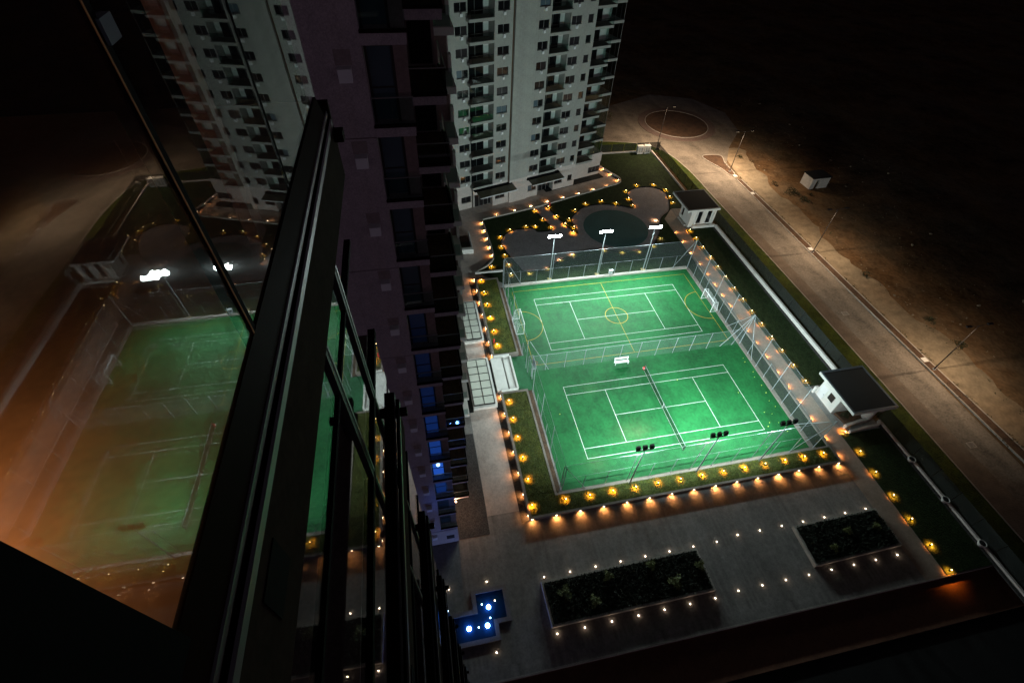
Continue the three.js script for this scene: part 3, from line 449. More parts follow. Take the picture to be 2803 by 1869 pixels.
{
  const o = thing('fountain', 'stepped fountain basin with blue underwater lights beside the dark tower', 'fountain', [-27, 0, 37.6]);
  const P = (a) => a.map(([x, z]) => [x + 27, z - 37.6]), outer = P([[-27.9, 35.2], [-24.4, 35.2], [-24.4, 38.5], [-25.7, 38.5], [-25.7, 39.9], [-31, 39.9], [-31, 36.9], [-27.9, 36.9]]), inner = P([[-27.5, 35.6], [-24.8, 35.6], [-24.8, 38.1], [-26.1, 38.1], [-26.1, 39.5], [-31, 39.5], [-31, 37.3], [-27.5, 37.3]]);
  obj('basin_rim', slab(outer, 0, 0.16, [inner]), M.kerbDark, o); obj('basin_floor', slab(inner, -0.02, 0.03), flat(0.02, 0.05, 0.07, 0.6), o); obj('water', slab(inner, 0.03, 0.1), M.water, o);
  for (const [x, z, big] of [[-26.4, 36.95, 1], [-26.75, 38.5, 1], [-28.5, 38.45, 1], [-27.0, 36.6, 0], [-25.7, 36.5, 0], [-26.4, 37.9, 0], [-27.6, 38.5, 0]]) {
    const m = obj('fountain_light', sph(big ? 0.22 : 0.07, 0), big ? bulbBlue : (z < 36.55 || big ? bulbWhite : glow(new THREE.Color(0.4, 0.7, 1), 14)), o); m.position.set(x + 27, 0.16, z - 37.6);
    if (big) { const l = new THREE.PointLight(new THREE.Color(0.05, 0.18, 1), 3.2, 0, 2); l.position.set(x + 27, 0.24, z - 37.6); l.castShadow = true; o.add(l); const u = new THREE.SpotLight(new THREE.Color(0.05, 0.2, 1), 34, 0, 0.2, 1, 2); u.position.set(x, 0.42, z); u.target.position.set(-29.4, 12, 28.2); u.castShadow = true; u.name = 'added_loggia_beam'; scene.add(u, u.target); }  // extra blue spot added, aimed at the loggias to tint them
  }
}

// ---------------------------------------------------------------- walls and fence along the road
{
  const o = thing('garden_wall', 'long white rendered wall between the right lawn and the road fence', 'wall', [27.2, 0, -1]);
  for (let i = 0; i < 8; i++) obj('wall_section', bx(-0.14, 0.14, -0.05, 0.7, -19 + i * 4.62, -19 + (i + 1) * 4.62 - 0.015), M.white, o);
  obj('gravel_strip', bx(-0.6, -0.15, -0.05, 0.08, -19, 18), M.gravel, o);
  const q = thing('garden_wall', 'low pale wall with round pots running down past the near guard house', 'wall', [27.65, 0, 35]);
  for (let i = 0; i < 8; i++) obj('wall_section', bx(-0.12, 0.12, -0.05, 0.35, -10 + i * 3, -10 + (i + 1) * 3 - 0.015), M.board, q);
  obj('gravel_strip', bx(-0.55, -0.13, -0.05, 0.075, -10, 14), M.gravel, q);
  const r = thing('garden_wall', 'low pale wall along the lawn behind the far guard house', 'wall', [26.9, 0, -38]);
  obj('wall_section', bx(-0.12, 0.12, -0.05, 0.4, -13, 10.3), M.board, r); obj('wall_section', bx(-14, -0.12, -0.05, 0.4, -13.25, -13.0), M.board, r);
}
[[30.6, 'topmost'], [35.9, 'middle'], [41, 'lowest']].forEach(([z, w]) => {
  const o = thing('round_pot', 'round bowl planter on the low wall by the road, ' + w + ' of three', 'planter pot', [27.4, 0.02, z], 0, 'bowl planters on the low wall');
  obj('bowl', new THREE.LatheGeometry([[0, 0], [0.22, 0.02], [0.36, 0.25], [0.42, 0.55], [0.36, 0.56], [0.3, 0.42], [0, 0.4]].map((p) => new THREE.Vector2(...p)), 20), M.white, o);
  const f = new THREE.SphereGeometry(0.33, 12, 8); f.scale(1, 0.35, 1); f.translate(0, 0.46, 0); obj('earth', f, M.roofBlack, o);
});
{
  const o = thing('road_fence', 'dark mesh fence on thin posts between the garden wall and the road', 'fence', [28.15, 0, 0]);
  for (let z = -51; z <= 60; z += 3) { obj('post', cyl(0, -0.05, 2.25, z, 0.035, 8), M.dark, o); if (z < 60) obj('mesh_panel', bx(-0.012, 0.012, 0.05, 2.15, z + 0.05, z + 2.95), M.mesh, o); }
  for (let x = -14; x < 0; x += 3) { obj('post', cyl(x, -0.05, 2.25, -51.2, 0.035, 8), M.dark, o); obj('mesh_panel', bx(x + 0.05, x + 2.75, 0.05, 2.15, -51.21, -51.19), M.mesh, o); }
}
{ // guard houses
  function windowPart(o, name, x0, x1, y0, y1, z, side) { // dark window on a +z wall, or on a -x wall when side is set
    const g = new THREE.Group(); g.name = name; o.add(g); const B = (a, b, c, d, e, f) => side ? bx(-f + 2 * side, -e + 2 * side, c, d, a, b) : bx(a, b, c, d, e, f);
    obj('pane', B(x0 + 0.05, x1 - 0.05, y0 + 0.05, y1 - 0.05, z, z + 0.02), M.winGlass, g);
    obj('frame', [B(x0, x1, y0, y0 + 0.05, z, z + 0.05), B(x0, x1, y1 - 0.05, y1, z, z + 0.05), B(x0, x0 + 0.05, y0 + 0.05, y1 - 0.05, z, z + 0.05), B(x1 - 0.05, x1, y0 + 0.05, y1 - 0.05, z, z + 0.05)], M.frame, g);
  }
  const roof = (o, x0, x1, z0, z1, y) => { const r = obj('roof', [bx(x0, x1, y - 0.45, y - 0.06, z0, z1)], M.white, o); obj('roof_felt', bx(x0 + 0.28, x1 - 0.28, y - 0.12, y - 0.045, z0 + 0.28, z1 - 0.28), M.roofBlack, r); obj('upstand', [bx(x0, x1, y - 0.06, y, z0, z0 + 0.25), bx(x0, x1, y - 0.06, y, z1 - 0.25, z1), bx(x0, x0 + 0.25, y - 0.06, y, z0 + 0.25, z1 - 0.25), bx(x1 - 0.25, x1, y - 0.06, y, z0 + 0.25, z1 - 0.25)], flat(0.08, 0.1, 0.12, 0.5), r); };
  let o = thing('guard_house', 'far white guard house with flat black roof and tall dark windows', 'guard house', [24.4, 0, -22.6]);
  obj('wall', bx(-2.55, 2.5, 0, 3.56, -2.2, 1.75), M.white, o); roof(o, -3.8, 2.75, -4.6, 2.2, 4.0);
  windowPart(o, 'window', -1.15, -0.35, 0.75, 3.3, 1.755); windowPart(o, 'window', 0.75, 1.55, 0.75, 3.3, 1.755); windowPart(o, 'window', -1.4, -0.9, 0.9, 3.0, 2.56 - 5.1 + 5.1, -0.001); 
  obj('pilaster', bx(-1.6, -1.45, 0.5, 3.55, 1.76, 2.0), M.white, o); obj('pilaster', bx(2.0, 2.15, 0.5, 3.55, 1.76, 2.0), M.white, o);
  obj('plinth', [bx(-1.9, 2.7, 0, 0.55, 2.0, 2.45), bx(-1.75, 2.55, 0, 0.4, 1.76, 2.0)], M.white, o); obj('step', bx(-3.1, -2.6, 0, 0.25, -1.6, 1.2), M.concrete, o);
  o = thing('guard_house', 'near white guard house with wide black roof and curved planters', 'guard house', [24.6, 0, 21]);
  obj('wall', bx(-2.5, 2.8, 0, 3.4, -2.0, 1.4), M.white, o); roof(o, -3.3, 3.15, -2.75, 4.1, 3.85);
  windowPart(o, 'window', -0.25, 0.65, 1.2, 2.3, 2.51, -0.001);
  obj('door', bx(-2.53, -2.505, 0.05, 2.2, -1.75, -0.75), M.white2, o); obj('door_handle', bx(-2.57, -2.535, 1.0, 1.06, -0.95, -0.85), M.dark, o);
  obj('buttress', bx(-2.9, -2.5, 0, 1.2, -2.3, -2.0), M.white, o);
  obj('porch_column', [cyl(1.4, 0, 3.4, 3.0, 0.55, 24)], M.board, o); obj('porch_opening', new THREE.TorusGeometry(0.8, 0.18, 8, 28).rotateX(Math.PI / 2).translate(1.3, 3.2, 3.1), M.board, o);
  const arc = (r, x0) => strip(smooth([[x0, 3.85], [x0 + 2.2, 3.55], [x0 + 4.1, 3.3], [x0 + 4.9, 2.6]], 16, false), r, 0, 0.75);
  obj('curved_planter', arc(0.34, -2.4), M.board, o); obj('planter_wall', strip(smooth([[-2.2, 4.6], [0.5, 4.4], [2.4, 4.3], [2.9, 3.8]], 16, false), 0.28, 0, 0.5), M.board, o);
  obj('ivy_bed', slab([[-2.2, 1.6], [0.6, 1.6], [1.4, 3.2], [-1.8, 3.5]], 0, 0.35), M.soil, o);
  plant('creeping_plant', 'dark trailing plant under the near guard house roof', 23.2, 0.3, 23.4, 1.0, 40, M.dryLeaf);
}
{
  const o = thing('cabinet', 'pair of pale grey louvred utility cabinets at the fence corner', 'utility cabinet', [24.6, 0, -50.4]);
  for (const x of [-0.95, 0.75]) { const c = obj('cabinet_body', bx(x - 0.65, x + 0.75, 0, 1.9, -0.5, 0.4), M.white, o); obj('louvre', [0, 1, 2, 3, 4].map((i) => bx(x - 0.45, x - 0.02, 0.5 + i * 0.22, 0.6 + i * 0.22, 0.4, 0.42)).concat([0, 1, 2, 3, 4].map((i) => bx(x + 0.12, x + 0.55, 0.5 + i * 0.22, 0.6 + i * 0.22, 0.4, 0.42))), M.dark, c); }
}

// ---------------------------------------------------------------- road side: street lamps, hut, covers, stones, weeds
function streetLamp(label, x, z, h, arms, cd) {
  const o = thing('street_lamp', label, 'street lamp', [x, -0.05, z], 0.0, 'street lamps along the road');
  obj('pole', cyl(0, 0, h, 0, 0.085, 12, 0.045), M.frame, o); obj('base_flange', bx(-0.2, 0.2, 0, 0.14, -0.2, 0.2), M.galv, o);
  for (const s of arms) {
    obj('arm', tube(V(0, h - 0.05, 0), V(1.5 * s, h + 0.12, 0), 0.03, 8), M.frame, o);
    const hd = obj('lamp_head', [bx(Math.min(1.3 * s, 2.1 * s), Math.max(1.3 * s, 2.1 * s), h + 0.08, h + 0.2, -0.16, 0.16)], M.dark, o);
    obj('lens', bx(Math.min(1.45 * s, 2.0 * s), Math.max(1.45 * s, 2.0 * s), h + 0.055, h + 0.08, -0.12, 0.12), glow(new THREE.Color(1, 0.75, 0.45), 3), hd);
    const l = new THREE.SpotLight(SODIUM, cd * 1.05, 0, 1.5, 0.55, 2); l.position.set(x + 1.72 * s, h - 0.04, z); l.target.position.set(x + (s > 0 ? 0.2 : -3) * 1, 0, z + (label.includes('nearest') ? -1 : 0)); l.castShadow = true; l.name = 'street_lamp_beam'; scene.add(l, l.target);
  }
}
streetLamp('single arm street lamp at the lawn corner by the roundabout', 28.4, -51.6, 9.8, [1], 640);
streetLamp('double arm street lamp on the median tip near the roundabout', 41.1, -39.9, 9, [-1, 1], 540);
streetLamp('double arm street lamp on the median in the middle of the road', 41.6, -10, 9, [-1, 1], 200);
streetLamp('double arm street lamp on the median nearest the viewer', 42.3, 18.2, 9, [-1, 1], 170);
for (const [x, z, l] of [[41.3, -37.8, 'square white drain cover at the median tip'], [41.3, -30.5, 'square white drain cover in the median gap'], [41.8, -10.9, 'square white drain cover by the middle street lamp'], [42.3, 16.4, 'square white drain cover by the nearest street lamp']]) tag(obj('drain_cover', bx(x - 0.4, x + 0.4, 0.04, 0.09, z - 0.4, z + 0.4), M.white), l, 'drain cover', 'drain covers in the median');
for (const [x, z, l] of [[37, 5.5, 'rectangular metal grate in the road beside the middle lamp'], [37.3, 30, 'rectangular metal grate in the road far down the right']]) { const g = obj('road_grate', [bx(x - 0.55, x + 0.55, -0.06, -0.045, z - 0.4, z + 0.4)], M.concrete); tag(g, l, 'grate', 'road grates'); obj('grate_bars', [0, 1, 2, 3, 4].map((i) => bx(x - 0.45, x + 0.45, -0.045, -0.04, z - 0.3 + i * 0.14, z - 0.24 + i * 0.14)), M.dark, g); }
{
  const o = thing('concrete_hut', 'small grey concrete hut with a dark doorway on the sand', 'hut', [56.9, 0, -31.8], 0.05);
  const w = [bx(-2.2, -1.1, -0.1, 2.3, 0.95, 1.15), bx(-0.3, 2.2, -0.1, 2.3, 0.95, 1.15), bx(-1.1, -0.3, 1.9, 2.3, 0.95, 1.15), bx(-2.2, -2.0, -0.1, 2.3, -1.8, 0.95), bx(2.0, 2.2, -0.1, 2.3, -1.8, 0.95), bx(-2.0, 2.0, -0.1, 2.3, -1.8, -1.6)];
  obj('wall', w, M.concrete, o); obj('roof', bx(-2.35, 2.35, 2.3, 2.45, -1.95, 1.3), M.roofBlack, o); obj('door_frame', [bx(-1.1, -1.04, 0, 1.9, 1.15, 1.18), bx(-0.36, -0.3, 0, 1.9, 1.15, 1.18)], M.wood, o);
}
function bush(label, x, z, r, h, dense) {
  const o = thing('desert_shrub', label, 'shrub', [x, -0.12, z], rr(0, 6)), P = [];
  for (let i = 0; i < dense; i++) { const a = rr(0, 6.28), q = Math.sqrt(rnd()) * r * (0.7 + 0.3 * Math.sin(a * 3)), y = h * rnd() * (1 - 0.6 * q / r), c = V(q * Math.cos(a), y, q * Math.sin(a)), s = 0.09 + 0.1 * rnd(); for (let k = 0; k < 3; k++) P.push(c.x + rr(-s, s), Math.max(0, c.y + rr(-s, s)), c.z + rr(-s, s)); }
  const g = new THREE.BufferGeometry(); g.setAttribute('position', new THREE.Float32BufferAttribute(P, 3)); g.computeVertexNormals(); obj('foliage', g, M.dryLeaf, o);
  obj('stem', [0, 1, 2].map((i) => tube(V(0, 0, 0), V(r * 0.5 * Math.cos(i * 2), h * 0.6, r * 0.5 * Math.sin(i * 2)), 0.03, 5)), M.wood, o);
}
[['low dark shrub on the sand in front of the hut', 50.2, -29.8, 1.9, 0.9, 420], ['wide dry shrub left below the hut', 51.2, -26.8, 1.4, 0.7, 260], ['small shrub on the track edge above the hut', 48.4, -33.5, 0.8, 0.7, 120], ['upright shrub on the sand right of the middle lamp', 46.9, -2.6, 0.8, 1.1, 160], ['round shrub on the sand above the road end', 49.8, 9.2, 1, 0.8, 200], ['dry shrub on the sand near the nearest street lamp', 50.2, 14.6, 1.3, 0.8, 240], ['dark shrub behind the roundabout beside the tower', 22.5, -70, 2.4, 2.2, 600], ['second dark shrub beside the tower above the road', 20.6, -74.5, 2, 2, 420], ['pale scrub at the hut corner', 53.9, -28.6, 0.8, 0.4, 100], ['scrub by the dirt track near the triangle', 47, -46, 1.1, 0.6, 160]].forEach((a) => bush(...a));
{ // loose stones and low weeds nobody could count
  const n = 600, im = new THREE.InstancedMesh(new THREE.DodecahedronGeometry(0.11, 0), M.dirt, n), m = new THREE.Matrix4(), q = new THREE.Quaternion();
  for (let i = 0; i < n; i++) { const z = rr(-80, 45), x = 48 + Math.pow(rnd(), 1.6) * 34 + (z < -45 ? -6 : 0), s = rr(0.25, 1.1) * (rnd() < 0.05 ? 3 : 1); q.setFromEuler(new THREE.Euler(rr(0, 6), rr(0, 6), 0)); m.compose(V(x, -0.14, z), q, V(s * rr(0.7, 1.4), s * 0.6, s)); im.setMatrixAt(i, m); }
  im.name = 'stones'; scene.add(tag(im, 'loose stones scattered on the dark sand beyond the track', 'stones', null, 'stuff'));
  const P = []; for (let i = 0; i < 2600; i++) { const z = rr(-47, 60), e = rnd(), x = (e < 0.6 ? 42.6 + (z + 10) * 0.02 : e < 0.75 ? 41.2 + (z + 10) * 0.012 : 47.6 + 1.5 * rnd()) + rr(-0.22, 0.3), cl = vn(z * 0.9, 3, 256); if (cl < 0.5) continue; for (let k = 0; k < 3; k++) P.push(x + rr(-0.14, 0.14), rr(-0.04, 0.3) * cl, z + rr(-0.14, 0.14)); }
  const g = new THREE.BufferGeometry(); g.setAttribute('position', new THREE.Float32BufferAttribute(P, 3)); g.computeVertexNormals(); tag(obj('roadside_weeds', g, M.dryLeaf), 'low weeds growing along the median and track edges', 'weeds', null, 'stuff');
}

// ---------------------------------------------------------------- the floodlit tower at the back (turned 17 degrees)
{
  const o = thing('apartment_tower', 'pale floodlit apartment tower with window columns and stacked balconies', 'building', [0, 0, 0], 17.2 * Math.PI / 180), TOP = 47, N = 14, S0 = 4.75, P = 3.0;
  // columns of openings: [u0, u1, wall front w, kind]
  const segs = [[-16.2, -7.15, -37, [[-15.2, -13.2], [-12.55, -10.55], [-9.3, -7.3 - 0.02]]], [-3.25, 0.12, -35.85, [[-2.7, -0.68]]], [0.12, 4.0, -35.4, []], [4.0, 6.7, -35.65, [[4.45, 6.35]]], [10.55, 15.65, -35.85, [[10.75, 12.7], [14.0, 15.05]]]];
  const wall = [];
  const winFrame = (g, u0, u1, y0, y1, w, parts) => {
    const f = [bx(u0, u1, y0, y0 + 0.05, w - 0.2, w - 0.12), bx(u0, u1, y1 - 0.05, y1, w - 0.2, w - 0.12), bx(u0, u0 + 0.05, y0 + 0.05, y1 - 0.05, w - 0.2, w - 0.12), bx(u1 - 0.05, u1, y0 + 0.05, y1 - 0.05, w - 0.2, w - 0.12)];
    obj('frame', f, M.frame, g);
    const d = (u1 - u0 - 0.1) / parts, c = rnd(), mats = c < 0.55 ? [M.winGlass, M.winGlass, M.winGlass] : c < 0.7 ? [M.curtained, M.winGlass, M.winGlass] : c < 0.82 ? [M.blind, M.blind, M.blind] : c < 0.92 ? [M.winGlass, M.blind, M.winGlass] : [M.curtained, M.curtained, M.curtained];
    for (let i = 0; i < parts; i++) { obj('pane', bx(u0 + 0.05 + i * d + 0.02, u0 + 0.05 + (i + 1) * d - 0.02, y0 + 0.05, y1 - 0.05, w - 0.18, w - 0.16), mats[i], g); if (i) obj('mullion', bx(u0 + 0.03 + i * d, u0 + 0.07 + i * d, y0 + 0.05, y1 - 0.05, w - 0.19, w - 0.12), M.frameLight, g); }
    obj('sill', bx(u0 - 0.03, u1 + 0.03, y0 - 0.08, y0 - 0.002, w - 0.2, w + 0.03), M.dark, g);
  };
  const acGeo = mergeGeometries([bx(-0.2, 0.2, -0.2, 0.2, 0, 0.3), bx(-0.21, 0.21, 0.2, 0.22, 0, 0.32)].map((g) => g.toNonIndexed()));
  for (const [u0, u1, w, cols] of segs) {
    const low = [];
    for (let k = -1; k < N; k++) { // storey bands: S0 + P k is the floor of storey k; storey -1 is the ground floor
      const yb = k < 0 ? 0 : S0 + P * k, yt = S0 + P * (k + 1), s = k < 0 ? 1.35 : yb + 0.8, e = k < 0 ? 2.55 : yb + 1.95, target = k < 0 ? low : wall;
      const holes = cols.map((c) => c);
      let u = u0; for (const c of holes) { target.push(bx(u, c[0], yb + 0.004, yt, w - 0.35, w)); u = c[1]; } target.push(bx(u, u1, yb + 0.004, yt, w - 0.35, w));
      for (const c of holes) {
        target.push(bx(c[0], c[1], yb + 0.004, s, w - 0.35, w), bx(c[0], c[1], e, yt, w - 0.35, w));
        const g = new THREE.Group(); g.name = 'window'; g.position.set(0, 0, 0); o.add(g); winFrame(g, c[0], c[1], s, e, w, c[1] - c[0] > 1.3 ? 2 : 1);
        if (k >= 0 && c[1] - c[0] > 1.3 || k === 0) { const a = obj('air_conditioner', acGeo, M.white2, o); a.position.set((c[0] + c[1]) / 2 + 0.05, s - 0.42, w); }
      }
    }
    obj('base_wall', low, M.board, o);
    for (let y = 4.75; y < TOP; y += 6) wall.push(bx(u0 + 0.01, u1 - 0.01, y - 0.06, y + 0.003, w - 0.2, w - 0.02)); 
  }
  obj('wall', wall, M.stucco, o);
  obj('core', [bx(-16, 15.6, 0, TOP, -52, -39.3), bx(-16.2, -7.15, 0, TOP, -39.3, -37.36), bx(-3.25, 6.7, 0, TOP, -39.3, -36.22), bx(10.55, 15.65, 0, TOP, -39.3, -36.22), bx(15.6, 20.6, 0, TOP, -52, -39.6)], M.stucco, o);
  for (const [u0, u1, w, n] of [[-16.2, -7.15, -37, 12], [-3.25, 0.12, -35.85, 10], [0.16, 3.98, -35.4, 12], [4.02, 6.7, -35.65, 10], [10.55, 15.65, -35.85, 12]]) for (let i = 0; i < n; i++) { if (i > 2 && i < 8 && u0 !== 0.16) continue; obj('cladding_board', bx(u0 + 0.01, u1 - 0.01, 0.05 + i * 0.34, 0.05 + i * 0.34 + 0.32, w + 0.001, w + 0.03), M.board, o); }
  obj('rain_pipe', [cyl(0.02, 4.3, TOP, -35.8, 0.09, 10)], M.soil, o);
  // loggias and balconies
  const rowOf = (name, u0, u1, wFront, wBack, side) => {
    for (let k = 0; k < N; k++) {
      const y = S0 + P * k, b = new THREE.Group(); b.name = 'balcony'; o.add(b);
      const sl = obj('slab', bx(u0 - (side === 'l' ? 0.28 : 0), u1, y - 0.42, y, wBack - 0.1, wFront), M.stucco, b); 
      obj('slab_edge', bx(u0 - (side === 'l' ? 0.3 : 0.02), u1 + (side === 'r' ? 0.12 : 0), y + 0.002, y + 0.09, wFront - 0.12, wFront + 0.05), M.dark, b);
      obj('deck', bx(u0 + 0.02, u1 - 0.02, y + 0.002, y + 0.02, wBack, wFront - 0.14), M.plasterDark, b);
      obj('railing_glass', bx(u0 + 0.04, u1 - 0.04, y + 0.1, y + 1.05, wFront - 0.07, wFront - 0.055), M.glass, b);
      obj('handrail', bx(u0, u1, y + 1.05, y + 1.09, wFront - 0.09, wFront - 0.035), M.dark, b);
      const d = (u1 - u0) * 0.74, x0 = u0 + 0.08;
      obj('sliding_door', bx(x0, x0 + d * 0.5, y + 0.06, y + 2.3, wBack + 0.02, wBack + 0.05), M.winGlass, b); obj('sliding_door', bx(x0 + d * 0.5 + 0.05, x0 + d, y + 0.06, y + 2.3, wBack + 0.02, wBack + 0.05), M.winGlass, b);
      obj('door_frame', [bx(x0 + d * 0.5, x0 + d * 0.5 + 0.05, y + 0.06, y + 2.3, wBack + 0.02, wBack + 0.08), bx(x0 - 0.05, x0, y + 0.06, y + 2.3, wBack + 0.02, wBack + 0.08), bx(x0 + d, x0 + d + 0.05, y + 0.06, y + 2.3, wBack + 0.02, wBack + 0.08), bx(x0 - 0.05, x0 + d + 0.05, y + 2.3, y + 2.36, wBack + 0.02, wBack + 0.08)], M.frameLight, b);
    }
  };
  obj('loggia_back', [bx(-7.15, -3.25, 0, TOP, -39.3, -37.9), bx(6.7, 10.55, 0, TOP, -39.3, -37.7), bx(15.65, 20.6, 0, TOP, -39.6, -38.3)], M.white, o);
  rowOf('C', -7.2, -3.3, -35.8, -37.9, 'l'); rowOf('G', 6.72, 10.52, -35.6, -37.7, 'r'); rowOf('J', 15.66, 19.5, -35.75, -38.3, 'r');
  for (let k = 0; k < N; k++) { // outer corner balcony, one step back
    const y = S0 + P * k, b = new THREE.Group(); b.name = 'corner_balcony'; o.add(b);
    if (k) obj('slab', bx(19.55, 23.05, y - 0.42, y, -45, -37.55), M.stucco, b); else obj('parapet', bx(19.55, 23.4, 2.9, y + 0.1, -45, -37.5), M.board, b);
    obj('slab_edge', bx(19.5, 23.1, y + 0.102, y + 0.18, -37.67, -37.5), M.dark, b);
    obj('railing_glass', [bx(19.6, 23.0, y + 0.1, y + 2.5, -37.65, -37.635), bx(22.98, 22.995, y + 0.1, y + 2.5, -45, -37.66)], M.glass, b);
    for (const u of [19.9, 21.0, 22.1]) obj('glazing_bar', bx(u, u + 0.05, y + 0.1, y + 2.55, -37.68, -37.62), M.frame, b);
    obj('glazing_bar', bx(22.96, 23.02, y + 0.1, y + 2.55, -37.68, -37.62), M.frameLight, b);
  }
  obj('corner_base', bx(15.66, 23.3, 0.004, 4.3, -45, -37.55), M.board, o);
  { const g = new THREE.Group(); g.name = 'window'; o.add(g); winFrame(g, 20.4, 23.2, 0.9, 1.95, -37.35, 3); }
  obj('planting_strip', bx(9, 23.5, 0, 0.06, -37.5, -35.7), M.roofBlack, o);
  // entrances under glazed canopies
  for (const [u0, u1, wb, wf, d0] of [[-6.9, 0.7, -35.8, -33.4, -6.6], [4.2, 11.4, -35.6, -33.4, 6.75]]) {
    const c = new THREE.Group(); c.name = 'entrance_canopy'; o.add(c); const n = 6, d = (u1 - u0) / n;
    for (let i = 0; i < n; i++) { const g = bx(u0 + i * d + 0.04, u0 + (i + 1) * d - 0.04, -0.015, 0.015, 0, wf - wb - 0.5); g.rotateX(0.13); g.translate(0, 4.1, wb + 0.5); obj('canopy_pane', g, M.canopyGlass, c); }
    obj('gutter', bx(u0 - 0.3, u1, 4.05, 4.32, wb - 0.3, wb + 0.48), M.black, c);
    const rib = []; for (let i = 0; i <= n; i++) { const g = bx(u0 + i * d - 0.04, u0 + i * d + 0.04, -0.06, 0.03, 0, wf - wb - 0.5); g.rotateX(0.13); g.translate(0, 4.1, wb + 0.5); rib.push(g); } obj('rib', rib, M.frame, c); obj('front_beam', bx(u0 - 0.1, u1 + 0.2, 3.72, 3.86, wf - 0.02, wf + 0.1), M.white2, c);
    const dw = -36.9; obj('recess_wall', bx(u0 + 0.02, u0 + 3.7, 0.004, 3.9, dw - 0.3, dw), M.board, o);
    for (let i = 0; i < 4; i++) { obj('glass_door', bx(d0 + i * 0.92, d0 + i * 0.92 + 0.84, 0.06, 2.5, dw + 0.02, dw + 0.05), M.winGlass, o); obj('door_frame', [bx(d0 + i * 0.92 - 0.06, d0 + i * 0.92, 0.06, 2.55, dw + 0.02, dw + 0.09), bx(d0 + i * 0.92, d0 + i * 0.92 + 0.86, 2.5, 2.55, dw + 0.02, dw + 0.09)], M.frameLight, o); }
  }
  void rowOf;
}
{
  const o = thing('fire_hydrant', 'small red hydrant post at the corner of the garden path', 'hydrant', [-2.6, 0.05, -31.6]);
  obj('post', cyl(0, 0, 0.75, 0, 0.1, 12), M.red, o); obj('cap', sph(0.13, 0.76), M.red, o);
  copy(o, 'small red hydrant post on the left planter near the steps', [-19.9, 0.42, 3.1], 0);
}

